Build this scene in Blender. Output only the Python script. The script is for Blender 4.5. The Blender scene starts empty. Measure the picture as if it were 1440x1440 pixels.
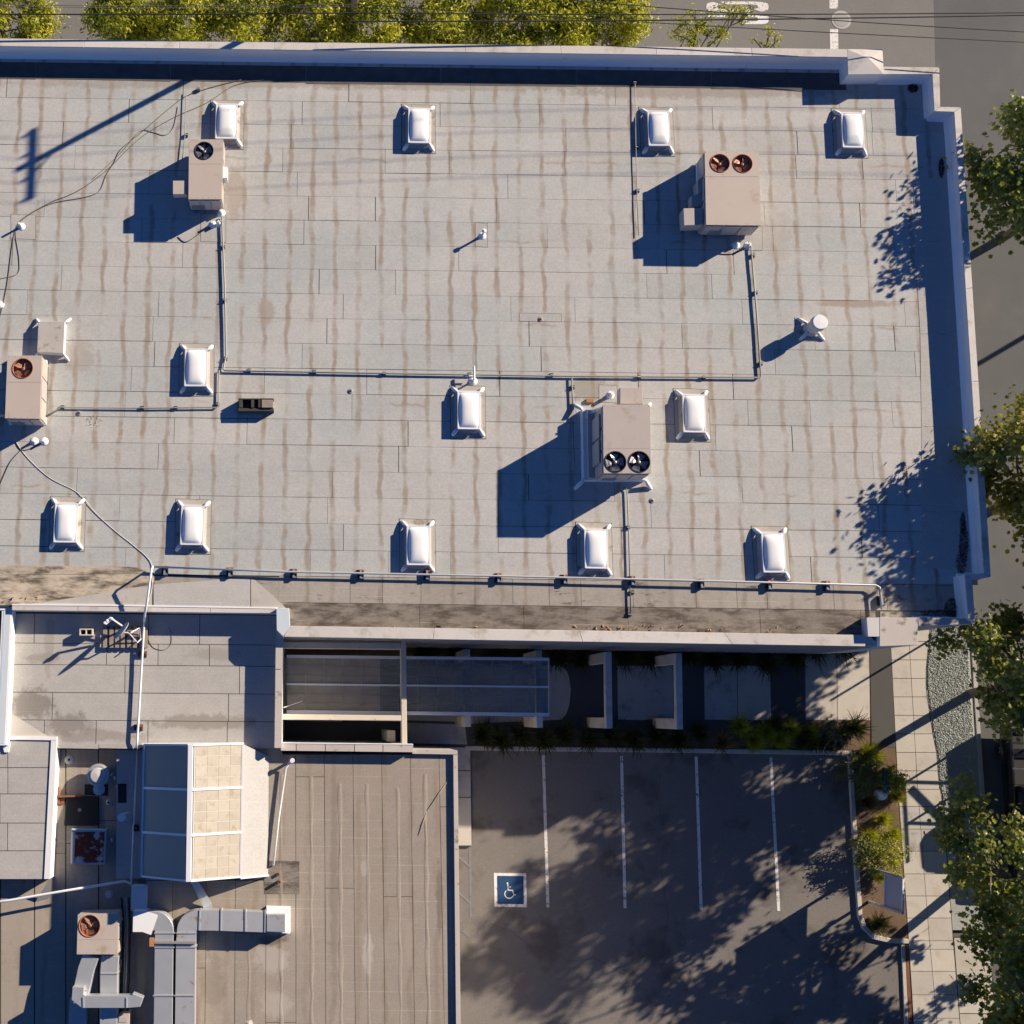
import bpy, bmesh, math, random
import numpy as np
from mathutils import Vector, Matrix

# ------------------------------------------------------------------ camera, world, sun
SC = bpy.context.scene
COL = SC.collection
F, CX, CY, NX, NY, CAMH = 1680.0, 430.0, 720.0, 430.0, 1000.0, 44.0
TILT = math.atan((NY - CY) / F)
_c, _s = math.cos(TILT), math.sin(TILT)

def P(u, v, z=0.0):
    """photo pixel + height of the surface it lies on -> point in metres"""
    x = (u - CX) / F; y = -(v - CY) / F
    d = (x, y * _c + _s, y * _s - _c)
    k = (z - CAMH) / d[2]
    return Vector((d[0] * k, d[1] * k, z))

cam_d = bpy.data.cameras.new('camera'); cam = bpy.data.objects.new('camera', cam_d); COL.objects.link(cam)
cam.location = (0, 0, CAMH); cam.rotation_euler = (TILT, 0, 0)
cam_d.sensor_width = 36; cam_d.lens = 36 * F / 1440.0; cam_d.shift_x = (720 - CX) / 1440.0
cam_d.clip_start = 0.5; cam_d.clip_end = 3000
SC.camera = cam

SUN_EL = math.radians(23.5); SUN_AZ = math.atan2(0.867, 0.498)      # azimuth clockwise from +Y
SDIR = Vector((math.cos(SUN_EL) * math.sin(SUN_AZ), math.cos(SUN_EL) * math.cos(SUN_AZ), math.sin(SUN_EL)))
world = bpy.data.worlds.new('World'); SC.world = world; world.use_nodes = True
wn = world.node_tree.nodes; wl = world.node_tree.links; wn.clear()
sky = wn.new('ShaderNodeTexSky'); sky.sky_type = 'NISHITA'; sky.sun_disc = False
sky.sun_elevation = SUN_EL; sky.sun_rotation = SUN_AZ
sky.air_density = 0.5; sky.dust_density = 0.0; sky.ozone_density = 10.0
bg = wn.new('ShaderNodeBackground'); bg.inputs[1].default_value = 0.07
wo = wn.new('ShaderNodeOutputWorld'); wl.new(sky.outputs[0], bg.inputs[0]); wl.new(bg.outputs[0], wo.inputs[0])
sun_d = bpy.data.lights.new('sun', 'SUN'); sun = bpy.data.objects.new('sun', sun_d); COL.objects.link(sun)
sun_d.energy = 5.0; sun_d.angle = math.radians(0.53); sun_d.color = (1.0, 0.83, 0.64)
sun.rotation_euler = SDIR.to_track_quat('Z', 'Y').to_euler(); sun.location = (20, 15, 30)
SC.view_settings.view_transform = 'Standard'; SC.view_settings.look = 'None'
SC.view_settings.gamma = 1.0; SC.view_settings.use_curve_mapping = False
SC.view_settings.exposure = 0.75
SC.render.engine = 'CYCLES'
SC.cycles.transparent_max_bounces = 24

random.seed(7); RNG = np.random.default_rng(7)
U = random.uniform

# ------------------------------------------------------------------ materials
def _nodes(name):
    m = bpy.data.materials.new(name); m.use_nodes = True
    nt = m.node_tree; nt.nodes.clear()
    out = nt.nodes.new('ShaderNodeOutputMaterial'); b = nt.nodes.new('ShaderNodeBsdfPrincipled')
    nt.links.new(b.outputs[0], out.inputs[0])
    return m, nt, b

class G:
    """tiny node-graph helper"""
    def __init__(s, nt): s.nt = nt; s.n = nt.nodes; s.l = nt.links
    def pos(s):
        return s.n.new('ShaderNodeNewGeometry').outputs['Position']
    def noise(s, vec, scale, detail=3.0, rough=0.55, w=None):
        t = s.n.new('ShaderNodeTexNoise'); t.inputs['Scale'].default_value = scale
        t.inputs['Detail'].default_value = detail; t.inputs['Roughness'].default_value = rough
        s.l.new(vec, t.inputs['Vector']); return t.outputs['Fac']
    def math(s, op, a, b=None, clamp=False):
        t = s.n.new('ShaderNodeMath'); t.operation = op; t.use_clamp = clamp
        for i, v in enumerate((a, b)):
            if v is None: continue
            if isinstance(v, (int, float)): t.inputs[i].default_value = v
            else: s.l.new(v, t.inputs[i])
        return t.outputs[0]
    def ramp(s, v, lo, hi, a=0.0, b=1.0):
        t = s.n.new('ShaderNodeMapRange'); t.interpolation_type = 'SMOOTHSTEP'
        s.l.new(v, t.inputs[0])
        for i, x in zip((1, 2, 3, 4), (lo, hi, a, b)): t.inputs[i].default_value = x
        return t.outputs[0]
    def mix(s, fac, a, b, mode='MIX'):
        t = s.n.new('ShaderNodeMix'); t.data_type = 'RGBA'; t.blend_type = mode
        if isinstance(fac, (int, float)): t.inputs[0].default_value = fac
        else: s.l.new(fac, t.inputs[0])
        for i, v in ((6, a), (7, b)):
            if isinstance(v, tuple): t.inputs[i].default_value = (*v[:3], 1)
            else: s.l.new(v, t.inputs[i])
        return t.outputs[2]
    def scalev(s, vec, v):
        t = s.n.new('ShaderNodeVectorMath'); t.operation = 'MULTIPLY'
        s.l.new(vec, t.inputs[0]); t.inputs[1].default_value = v; return t.outputs[0]
    def dot(s, vec, v):
        t = s.n.new('ShaderNodeVectorMath'); t.operation = 'DOT_PRODUCT'
        s.l.new(vec, t.inputs[0]); t.inputs[1].default_value = v; return t.outputs['Value']
    def rand(s): return s.n.new('ShaderNodeObjectInfo').outputs['Random']
    def bump(s, h, strength, dist, b):
        t = s.n.new('ShaderNodeBump'); t.inputs['Strength'].default_value = strength; t.inputs['Distance'].default_value = dist
        s.l.new(h, t.inputs['Height']); s.l.new(t.outputs[0], b.inputs['Normal'])

def mk(name, col, rough=0.7, var=0.12, scale=1.5, fine=60.0, fvar=0.10, bump=0.15, metal=0.0, objvar=0.06, dirt=None, dscale=0.8, dlo=0.55, dhi=0.7, spec=0.3, speck=None):
    m, nt, b = _nodes(name); g = G(nt); p = g.pos()
    n1 = g.noise(p, scale, 4); n2 = g.noise(p, fine, 2, 0.7)
    f = g.math('ADD', g.math('MULTIPLY', g.math('SUBTRACT', n1, 0.5), 2 * var), g.math('MULTIPLY', g.math('SUBTRACT', n2, 0.5), 2 * fvar))
    f = g.math('ADD', f, g.math('MULTIPLY', g.math('SUBTRACT', g.rand(), 0.5), 2 * objvar))
    f = g.math('ADD', f, 1.0)
    t = g.n.new('ShaderNodeVectorMath'); t.operation = 'SCALE'; t.inputs[0].default_value = (col[0], min(.9, col[1] * 1.04), min(.9, col[2] * 1.09)); g.l.new(f, t.inputs['Scale'])
    c = t.outputs[0]
    if dirt:
        d = g.ramp(g.noise(p, dscale, 5, 0.65), dlo, dhi)
        c = g.mix(d, c, dirt)
    if speck: c = g.mix(g.ramp(g.noise(p, 16.0, 2, 0.6), 0.70, 0.76), c, speck)
    g.l.new(c, b.inputs['Base Color'])
    b.inputs['Roughness'].default_value = rough; b.inputs['Metallic'].default_value = metal
    b.inputs['Specular IOR Level'].default_value = spec
    if bump: g.bump(n2, bump, 0.01, b)
    return m

E1 = (P(1070, 531, 5.2) - P(310, 521, 5.2)).normalized(); E1.z = 0
E2 = Vector((-E1.y, E1.x, 0))
def roof_mat(name, base, stain, streak=True, amount=0.85, pitch=0.79, phase=None, dirty=0.0, objvar=0.05, mott=0.07, along=E1, other=E2, spots=(), cool=None):
    m, nt, b = _nodes(name); g = G(nt); p = g.pos()
    big = g.noise(p, 0.35, 3); med = g.noise(p, 2.3, 4); fine = g.noise(p, 55, 2, 0.75); grit = g.noise(p, 18, 2, 0.6)
    f = g.math('MULTIPLY', g.math('SUBTRACT', big, 0.5), 2.2 * mott)
    f = g.math('ADD', f, g.math('MULTIPLY', g.math('SUBTRACT', med, 0.5), 2.4 * mott))
    f = g.math('ADD', f, g.math('MULTIPLY', g.math('SUBTRACT', fine, 0.5), 0.26))
    f = g.math('ADD', f, g.math('MULTIPLY', g.math('SUBTRACT', grit, 0.5), 0.42))
    f = g.math('ADD', f, g.math('MULTIPLY', g.math('SUBTRACT', g.rand(), 0.5), 2 * objvar))
    f = g.math('ADD', f, 1.0)
    t = g.n.new('ShaderNodeVectorMath'); t.operation = 'SCALE'; t.inputs[0].default_value = base; g.l.new(f, t.inputs['Scale'])
    c = t.outputs[0]
    if cool: c = g.mix(g.ramp(g.noise(g.scalev(p, (0.16, 0.30, 1)), 1.0, 4, 0.6), 0.38, 0.62), c, g.mix(0.75, c, cool, 'MULTIPLY'))
    a = g.dot(p, along); bb = g.dot(p, other)
    if streak:
        cmb = g.n.new('ShaderNodeCombineXYZ'); g.l.new(a, cmb.inputs[0]); g.l.new(bb, cmb.inputs[1])
        q = cmb.outputs[0]
        wob = g.noise(g.scalev(q, (0.9, 0.75, 1)), 1.0, 3, 0.6)
        wob2 = g.noise(g.scalev(q, (0.5, 2.6, 1)), 1.0, 2)
        x = g.math('ADD', a, g.math('MULTIPLY', g.math('SUBTRACT', wob, 0.5), 0.40))
        x = g.math('ADD', x, g.math('MULTIPLY', g.math('SUBTRACT', wob2, 0.5), 0.10))
        x = g.math('ADD', g.math('DIVIDE', g.math('SUBTRACT', x, phase or 0.0), pitch), 0.5)
        fr = g.math('ABSOLUTE', g.math('SUBTRACT', g.math('FRACT', x), 0.5))          # 0 on a streak line
        cell = g.math('FLOOR', x)
        cc = g.n.new('ShaderNodeCombineXYZ'); g.l.new(g.math('MULTIPLY', cell, 7.31), cc.inputs[0]); g.l.new(g.math('MULTIPLY', bb, 0.5), cc.inputs[1])
        pres = g.ramp(g.noise(cc.outputs[0], 1.0, 4, 0.7), 0.34, 0.60)
        c2 = g.n.new('ShaderNodeCombineXYZ'); g.l.new(g.math('MULTIPLY', cell, 3.7), c2.inputs[0]); g.l.new(g.math('MULTIPLY', bb, 1.3), c2.inputs[1])
        wid = g.math('ADD', 0.05, g.math('MULTIPLY', g.noise(c2.outputs[0], 1.0, 2), 0.20))
        edge = g.math('SUBTRACT', 1.0, g.math('DIVIDE', fr, wid), clamp=True)
        edge = g.ramp(edge, 0.0, 0.75)
        edge = g.math('MULTIPLY', edge, g.math('ADD', 0.55, g.math('MULTIPLY', med, 0.7)))
        st = g.math('MULTIPLY', g.math('MULTIPLY', edge, pres), amount, clamp=True)
        c = g.mix(st, c, stain)
        # faint cross stains where water stood
        y = g.math('ADD', bb, g.math('MULTIPLY', g.math('SUBTRACT', wob, 0.5), 0.5))
        fy = g.math('ABSOLUTE', g.math('SUBTRACT', g.math('FRACT', g.math('DIVIDE', y, 2.9)), 0.5))
        pond = g.math('MULTIPLY', g.ramp(fy, 0.025, 0.0), g.ramp(g.noise(g.scalev(q, (0.45, 0.3, 1)), 1.0, 3), 0.54, 0.64))
        c = g.mix(g.math('MULTIPLY', pond, 0.55), c, stain)
    # thin pale roller lines along each sheet
    ln = g.math('ABSOLUTE', g.math('SUBTRACT', g.math('FRACT', g.math('DIVIDE', bb, 0.275)), 0.5))
    lm = g.math('MULTIPLY', g.ramp(ln, 0.06, 0.0), g.ramp(g.noise(g.scalev(p, (0.5, 3.5, 1)), 1.0, 3), 0.45, 0.7))
    c = g.mix(g.math('MULTIPLY', lm, 0.38), c, (0.62, 0.61, 0.58))
    if dirty:
        d = g.ramp(g.noise(g.scalev(p, (0.7, 2.2, 1)), 1.6, 6, 0.7), 0.62 - dirty * 0.3, 0.74 - dirty * 0.12)
        c = g.mix(g.math('MULTIPLY', d, 0.9), c, (0.075, 0.062, 0.05))
    for (su, sv, ru, rv, sz, colr, stg) in spots:      # old stains and worn areas with ragged soft outlines
        cpt = P(su, sv, sz); m2 = g.n.new('ShaderNodeVectorMath'); m2.operation = 'SUBTRACT'; g.l.new(p, m2.inputs[0]); m2.inputs[1].default_value = tuple(cpt)
        q2 = g.scalev(m2.outputs[0], (43.0 / ru, 43.0 / rv, 0)); ln_ = g.n.new('ShaderNodeVectorMath'); ln_.operation = 'LENGTH'; g.l.new(q2, ln_.inputs[0])
        dd = g.math('ADD', ln_.outputs['Value'], g.math('MULTIPLY', g.math('SUBTRACT', g.noise(p, 2.4, 7, 0.75), 0.5), 2.3))
        c = g.mix(g.math('MULTIPLY', g.ramp(dd, 1.05, 0.55), stg), c, colr)
    spk = g.ramp(g.noise(p, 7.0, 2), 0.80, 0.84)
    c = g.mix(g.math('MULTIPLY', spk, 0.6), c, (0.08, 0.07, 0.06))
    g.l.new(c, b.inputs['Base Color']); b.inputs['Roughness'].default_value = 0.85; b.inputs['Specular IOR Level'].default_value = 0.25
    g.bump(g.math('ADD', fine, g.math('MULTIPLY', med, 2.0)), 0.25, 0.012, b)
    return m

A0 = P(371, 487, 5.2).dot(E1)
MT = {}
MT['roof'] = roof_mat('roof_membrane', (0.475, 0.478, 0.468), (0.30, 0.245, 0.19), phase=A0, amount=0.88, cool=(0.86, 0.93, 0.95), spots=[(980, 128, 260, 14, 5.2, (0.27, 0.23, 0.19), .55), (300, 118, 380, 9, 5.2, (0.29, 0.25, 0.20), .5), (660, 122, 300, 8, 5.2, (0.29, 0.25, 0.2), .5), (1210, 427, 70, 7, 5.2, (0.33, 0.26, 0.2), .7), (375, 440, 14, 26, 5.2, (0.35, 0.30, 0.25), .7), (830, 548, 40, 22, 5.2, (0.30, 0.26, 0.22), .6), (110, 500, 30, 30, 5.2, (0.33, 0.29, 0.25), .5), (330, 270, 16, 50, 5.2, (0.33, 0.28, 0.23), .6), (1090, 330, 26, 60, 5.2, (0.36, 0.31, 0.26), .3)])
MT['roof_plain'] = roof_mat('roof_membrane_plain', (0.43, 0.43, 0.42), (0.27, 0.205, 0.145), streak=False)
MT['roof_gutter'] = roof_mat('roof_membrane_gutter', (0.36, 0.335, 0.30), (0.2, 0.16, 0.12), amount=0.5, phase=A0, dirty=0.15, mott=0.12)
MT['roof_dirty'] = roof_mat('roof_membrane_dirty', (0.24, 0.215, 0.185), (0.27, 0.205, 0.145), streak=False, dirty=0.75, mott=0.25)
MT['roof_sandy'] = roof_mat('roof_membrane_sandy', (0.50, 0.44, 0.345), (0.27, 0.205, 0.145), streak=False, dirty=0.7, mott=0.3)
MT['roof_low'] = roof_mat('roof_membrane_low', (0.42, 0.415, 0.40), (0.27, 0.205, 0.145), streak=False, dirty=0.0, mott=0.09, spots=[(45, 990, 34, 26, 4.62, (0.15, 0.135, 0.115), .6), (98, 1018, 34, 20, 4.62, (0.16, 0.14, 0.12), .55), (60, 925, 30, 8, 4.62, (0.24, 0.22, 0.19), .5), (285, 1015, 90, 12, 4.62, (0.26, 0.24, 0.21), .75), (130, 1035, 90, 10, 4.62, (0.28, 0.25, 0.22), .6), (300, 920, 40, 10, 4.62, (0.30, 0.28, 0.25), .5), (70, 900, 8, 60, 4.62, (0.30, 0.28, 0.25), .5)])
MT['roof_brown'] = roof_mat('roof_membrane_brown', (0.335, 0.298, 0.255), (0.24, 0.19, 0.14), amount=0.45, pitch=0.83, phase=0.1, mott=0.09, objvar=0.04, spots=[(518, 1340, 9, 30, 4.5, (0.44, 0.41, 0.37), .9), (512, 1222, 5, 11, 4.5, (0.42, 0.39, 0.35), .8), (383, 1350, 30, 24, 4.5, (0.44, 0.41, 0.37), .85), (388, 1412, 24, 20, 4.5, (0.43, 0.40, 0.36), .85), (382, 1322, 26, 9, 4.5, (0.16, 0.135, 0.11), .8), (575, 1325, 6, 40, 4.5, (0.37, 0.33, 0.28), .8), (632, 1330, 8, 90, 4.5, (0.39, 0.36, 0.32), .7), (618, 1270, 5, 60, 4.5, (0.17, 0.15, 0.13), .6), (470, 1250, 6, 190, 4.5, (0.24, 0.21, 0.18), .6), (300, 1380, 20, 40, 4.5, (0.22, 0.19, 0.16), .5), (30, 1300, 40, 50, 4.1, (0.38, 0.34, 0.29), .6), (20, 1400, 30, 40, 4.1, (0.36, 0.33, 0.28), .6)])
MT['roof_worn'] = roof_mat('roof_membrane_worn', (0.40, 0.365, 0.325), (0.24, 0.19, 0.14), streak=False, mott=0.14)
MT['seam'] = mk('seam_tar', (0.06, 0.055, 0.05), 0.9)
MT['tar'] = mk('dark_band', (0.11, 0.10, 0.095), 0.9, var=0.45, scale=2.5)
MT['patch'] = mk('flashing_sheet', (0.44, 0.41, 0.365), 0.85, var=0.12, dirt=(0.26, 0.23, 0.19), dscale=2.2)
MT['coping'] = mk('stucco_coping', (0.60, 0.56, 0.51), 0.8, var=0.08, dirt=(0.40, 0.36, 0.31), dscale=1.3, dlo=0.50, dhi=0.74, fvar=0.18, fine=30)
MT['coping_old'] = mk('weathered_coping', (0.50, 0.45, 0.40), 0.8, var=0.10, dirt=(0.25, 0.20, 0.16), dscale=3.0, dlo=0.57, dhi=0.72)
MT['white_coat'] = mk('white_coating', (0.78, 0.78, 0.76), 0.6, var=0.05, dirt=(0.5, 0.48, 0.44), dscale=3.0, dlo=0.62, dhi=0.8)
MT['pale_coat'] = mk('pale_blue_coating', (0.60, 0.66, 0.68), 0.6, var=0.05)
MT['stucco'] = mk('stucco_wall', (0.58, 0.56, 0.53), 0.9, var=0.06)
MT['wall_dark'] = mk('painted_wall', (0.30, 0.28, 0.30), 0.9, var=0.06)
MT['mastic'] = mk('white_mastic', (0.80, 0.80, 0.78), 0.6, var=0.06, bump=0.4)
MT['concrete'] = mk('concrete', (0.50, 0.46, 0.40), 0.9, var=0.08, dirt=(0.41, 0.375, 0.325), dscale=1.4, dlo=0.5, dhi=0.75, objvar=0.08, fvar=0.22, fine=35)
MT['concrete_grey'] = mk('concrete_grey', (0.44, 0.42, 0.39), 0.9, var=0.18, scale=1.2, objvar=0.08, dirt=(0.30, 0.28, 0.26), dscale=1.6, dlo=0.5, dhi=0.7)
MT['concrete_beam'] = mk('concrete_beam', (0.62, 0.55, 0.45), 0.9, var=0.08, dirt=(0.16, 0.13, 0.11), dscale=6.0, dlo=0.60, dhi=0.75)
MT['asphalt'] = mk('asphalt', (0.122, 0.124, 0.123), 0.9, var=0.14, scale=0.5, fine=45, fvar=0.35, bump=0.4, dirt=(0.145, 0.145, 0.142), dscale=0.5, dlo=0.5, dhi=0.75)
MT['asphalt_n'] = mk('asphalt_worn', (0.195, 0.186, 0.172), 0.9, var=0.10, scale=0.6, fine=45, fvar=0.30, bump=0.4)
MT['asphalt_lot'] = mk('asphalt_lot', (0.185, 0.168, 0.152), 0.9, var=0.16, scale=0.5, fine=40, fvar=0.45, bump=0.5, speck=(0.30, 0.28, 0.25), dirt=(0.13, 0.118, 0.108), dscale=0.45, dlo=0.52, dhi=0.66)
MT['asphalt_strip'] = mk('asphalt_strip', (0.085, 0.083, 0.08), 0.9, var=0.10, fine=45, fvar=0.25)
MT['paint'] = mk('road_paint', (0.72, 0.70, 0.66), 0.7, var=0.10, dirt=(0.20, 0.185, 0.165), dscale=8, dlo=0.53, dhi=0.66)
MT['paint_faded'] = mk('faded_paint', (0.20, 0.20, 0.21), 0.8, var=0.2, dirt=(0.12, 0.11, 0.10), dscale=8)
MT['paint_blue'] = mk('blue_paint', (0.018, 0.06, 0.15), 0.7, var=0.15, dirt=(0.05, 0.07, 0.1), dscale=6, dlo=0.6, dhi=0.8)
MT['soil'] = mk('mulch_soil', (0.15, 0.10, 0.065), 0.95, var=0.3, scale=3, fine=30, fvar=0.4, bump=0.6)
MT['gravel'] = mk('gravel', (0.33, 0.34, 0.31), 0.9, var=0.2, fine=25, fvar=0.4, bump=0.6)
MT['stone'] = mk('gravel_stone', (0.42, 0.44, 0.40), 0.9, var=0.3, scale=9, fine=30, fvar=0.25, bump=0.1)
MT['acrylic'] = mk('white_acrylic', (0.86, 0.86, 0.88), 0.25, var=0.02, fvar=0.01, bump=0.0, objvar=0.02, spec=0.5)
MT['alu'] = mk('white_frame_metal', (0.74, 0.74, 0.75), 0.45, var=0.05, fvar=0.03, bump=0.0)
MT['hvac'] = mk('beige_cabinet_paint', (0.50, 0.425, 0.36), 0.5, var=0.05, scale=2.5, fvar=0.03, bump=0.05, dirt=(0.37, 0.29, 0.21), dscale=1.7, dlo=0.54, dhi=0.80, objvar=0.0)
MT['hvac2'] = mk('grey_beige_cabinet_paint', (0.45, 0.395, 0.355), 0.5, var=0.05, scale=2.5, fvar=0.03, bump=0.05, dirt=(0.33, 0.26, 0.19), dscale=1.8, dlo=0.53, dhi=0.80, objvar=0.0)
MT['hvac_side'] = mk('cabinet_panel_paint', (0.42, 0.39, 0.36), 0.5, var=0.06, fvar=0.03, bump=0.05)
MT['label'] = mk('white_sticker', (0.75, 0.75, 0.73), 0.5)
MT['fan_brown'] = mk('rusty_fan_well', (0.40, 0.15, 0.08), 0.7, var=0.3, scale=6)
MT['fan_dark'] = mk('dark_fan_well', (0.05, 0.05, 0.055), 0.6, var=0.3, scale=6)
MT['blade_brown'] = mk('rusty_blade', (0.42, 0.22, 0.14), 0.5, var=0.3, scale=8, metal=0.2)
MT['blade_grey'] = mk('metal_blade', (0.36, 0.36, 0.38), 0.4, var=0.2, scale=8, metal=0.5)
MT['black'] = mk('black_rubber', (0.025, 0.025, 0.026), 0.7)
MT['galv'] = mk('galvanised_steel', (0.52, 0.53, 0.53), 0.42, var=0.10, scale=3, fvar=0.06, bump=0.04, metal=0.45, objvar=0.03)
MT['galv_rust'] = mk('galvanised_steel_rusty', (0.50, 0.51, 0.51), 0.45, var=0.10, scale=3, fvar=0.06, bump=0.04, metal=0.4, dirt=(0.36, 0.22, 0.10), dscale=2.4, dlo=0.58, dhi=0.72)
MT['pipe'] = mk('conduit', (0.50, 0.50, 0.49), 0.5, metal=0.3, bump=0.0)
MT['pipe_grey'] = mk('weathered_conduit', (0.30, 0.29, 0.27), 0.6, metal=0.2, bump=0.0)
MT['pvc'] = mk('white_pvc', (0.80, 0.80, 0.78), 0.4, var=0.04, bump=0.0)
MT['red'] = mk('red_cap', (0.35, 0.06, 0.04), 0.6)
MT['blue'] = mk('blue_cap', (0.08, 0.16, 0.32), 0.6)
MT['rust'] = mk('rust_plate', (0.50, 0.48, 0.45), 0.8, var=0.1, dirt=(0.15, 0.035, 0.02), dscale=1.9, dlo=0.42, dhi=0.52)
MT['rustpipe'] = mk('rusty_pipe', (0.22, 0.09, 0.05), 0.8, var=0.3)
MT['wood'] = mk('weathered_wood', (0.30, 0.25, 0.20), 0.9, var=0.25, scale=6)
MT['wood_dark'] = mk('dark_wood', (0.06, 0.055, 0.05), 0.9, var=0.3, scale=6)
MT['block'] = mk('concrete_block', (0.60, 0.53, 0.43), 0.9, var=0.1)
MT['wire'] = mk('cable_black', (0.03, 0.03, 0.03), 0.6, bump=0.0)
MT['wire_white'] = mk('cable_white', (0.62, 0.61, 0.58), 0.5, bump=0.0)
MT['wire_grey'] = mk('cable_grey', (0.16, 0.14, 0.12), 0.6, bump=0.0)
MT['polewood'] = mk('pole_wood', (0.16, 0.12, 0.09), 0.9, var=0.2)
MT['sign_back'] = mk('sign_back_panel', (0.46, 0.47, 0.49), 0.5, var=0.04, fvar=0.03)
MT['teal'] = mk('teal_wrap', (0.03, 0.09, 0.11), 0.6, var=0.2, scale=8)
MT['car'] = mk('black_car_paint', (0.018, 0.018, 0.02), 0.2, var=0.0, fvar=0.0, bump=0.0, spec=0.6)
MT['tyre'] = mk('tyre_rubber', (0.02, 0.02, 0.02), 0.85)
MT['rim'] = mk('wheel_rim', (0.22, 0.22, 0.23), 0.4, metal=0.5)
MT['lamp_glass'] = mk('headlight', (0.6, 0.6, 0.6), 0.15, bump=0.0)
MT['tail'] = mk('taillight', (0.30, 0.02, 0.02), 0.2, bump=0.0)
MT['bark'] = mk('bark', (0.16, 0.13, 0.10), 0.9, var=0.3, scale=5)
MT['litter'] = mk('dry_leaves', (0.10, 0.05, 0.028), 0.9, var=0.4, scale=12)
MT['dryleaf'] = mk('orange_leaf', (0.42, 0.22, 0.10), 0.8, var=0.3, scale=12)
MT['brick'] = mk('orange_brick', (0.45, 0.20, 0.09), 0.9)

def glass_mat(name, tint, opac, rough=0.08):
    m = bpy.data.materials.new(name); m.use_nodes = True; nt = m.node_tree; nt.nodes.clear(); g = G(nt)
    out = g.n.new('ShaderNodeOutputMaterial'); tr = g.n.new('ShaderNodeBsdfTransparent'); b = g.n.new('ShaderNodeBsdfPrincipled')
    tr.inputs[0].default_value = (0.80, 0.84, 0.84, 1)
    n = g.noise(g.pos(), 2.2, 4)
    g.l.new(g.mix(n, tuple(x * 0.7 for x in tint), tint), b.inputs['Base Color']); b.inputs['Roughness'].default_value = rough
    ms = g.n.new('ShaderNodeMixShader'); g.l.new(g.math('ADD', opac - 0.12, g.math('MULTIPLY', n, 0.24)), ms.inputs[0])
    g.l.new(tr.outputs[0], ms.inputs[1]); g.l.new(b.outputs[0], ms.inputs[2]); g.l.new(ms.outputs[0], out.inputs[0])
    return m
MT['canopy_glass'] = glass_mat('canopy_glass', (0.34, 0.36, 0.35), 0.38)
MT['canopy_glass_bounce_lit'] = glass_mat('canopy_glass_bounce_lit', (0.50, 0.46, 0.40), 0.62, 0.4)  # bounced light painted into the west panes as a paler, warmer tint
MT['car_glass'] = mk('car_glass', (0.02, 0.022, 0.025), 0.06, var=0, fvar=0, bump=0, spec=0.8)
MT['panel_w'] = mk('translucent_panel_shaded', (0.30, 0.29, 0.25), 0.5, var=0.05, fvar=0.05, bump=0.03)  # ridge panels turned from the sun, their shade put into the grey
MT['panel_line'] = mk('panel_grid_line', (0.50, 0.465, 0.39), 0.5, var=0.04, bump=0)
MT['panel_e'] = mk('translucent_panel_sunlit', (0.41, 0.37, 0.30), 0.5, var=0.10, scale=2.5, fvar=0.05, bump=0.03, dirt=(0.33, 0.28, 0.205), dscale=4.5, dlo=0.50, dhi=0.72)  # same panels on the sun side, the sunlight put into the cream

def leaf_mat(name, dark, light, trans=0.35):
    m = bpy.data.materials.new(name); m.use_nodes = True; nt = m.node_tree; nt.nodes.clear(); g = G(nt)
    out = g.n.new('ShaderNodeOutputMaterial'); b = g.n.new('ShaderNodeBsdfPrincipled'); tl = g.n.new('ShaderNodeBsdfTranslucent')
    at = g.n.new('ShaderNodeAttribute'); at.attribute_name = 'tone'
    c = g.mix(at.outputs['Fac'], dark, light)
    g.l.new(c, b.inputs['Base Color']); b.inputs['Roughness'].default_value = 0.42; b.inputs['Specular IOR Level'].default_value = 0.45
    g.l.new(g.mix(0.5, c, (0.35, 0.40, 0.03)), tl.inputs[0])
    ms = g.n.new('ShaderNodeMixShader'); ms.inputs[0].default_value = trans
    g.l.new(b.outputs[0], ms.inputs[1]); g.l.new(tl.outputs[0], ms.inputs[2]); g.l.new(ms.outputs[0], out.inputs[0])
    return m
MT['leaf_plane'] = leaf_mat('plane_leaf', (0.06, 0.10, 0.016), (0.34, 0.36, 0.09), 0.42)
MT['leaf_plane2'] = leaf_mat('plane_leaf_autumn', (0.11, 0.12, 0.016), (0.46, 0.40, 0.09), 0.42)
MT['leaf_hedge'] = leaf_mat('hedge_leaf', (0.08, 0.125, 0.012), (0.64, 0.62, 0.045), 0.5)
MT['leaf_grass'] = leaf_mat('grass_blade', (0.22, 0.25, 0.02), (0.62, 0.60, 0.06), 0.40)
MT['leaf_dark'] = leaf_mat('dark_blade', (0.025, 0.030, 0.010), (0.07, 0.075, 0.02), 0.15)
MT['leaf_bronze'] = leaf_mat('bronze_blade', (0.07, 0.035, 0.015), (0.26, 0.17, 0.08), 0.15)
MT['leaf_gold'] = leaf_mat('golden_blade', (0.30, 0.26, 0.03), (0.52, 0.42, 0.06), 0.40)
MT['leaf_shrub'] = leaf_mat('shrub_leaf', (0.035, 0.06, 0.01), (0.16, 0.18, 0.03), 0.25)

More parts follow.
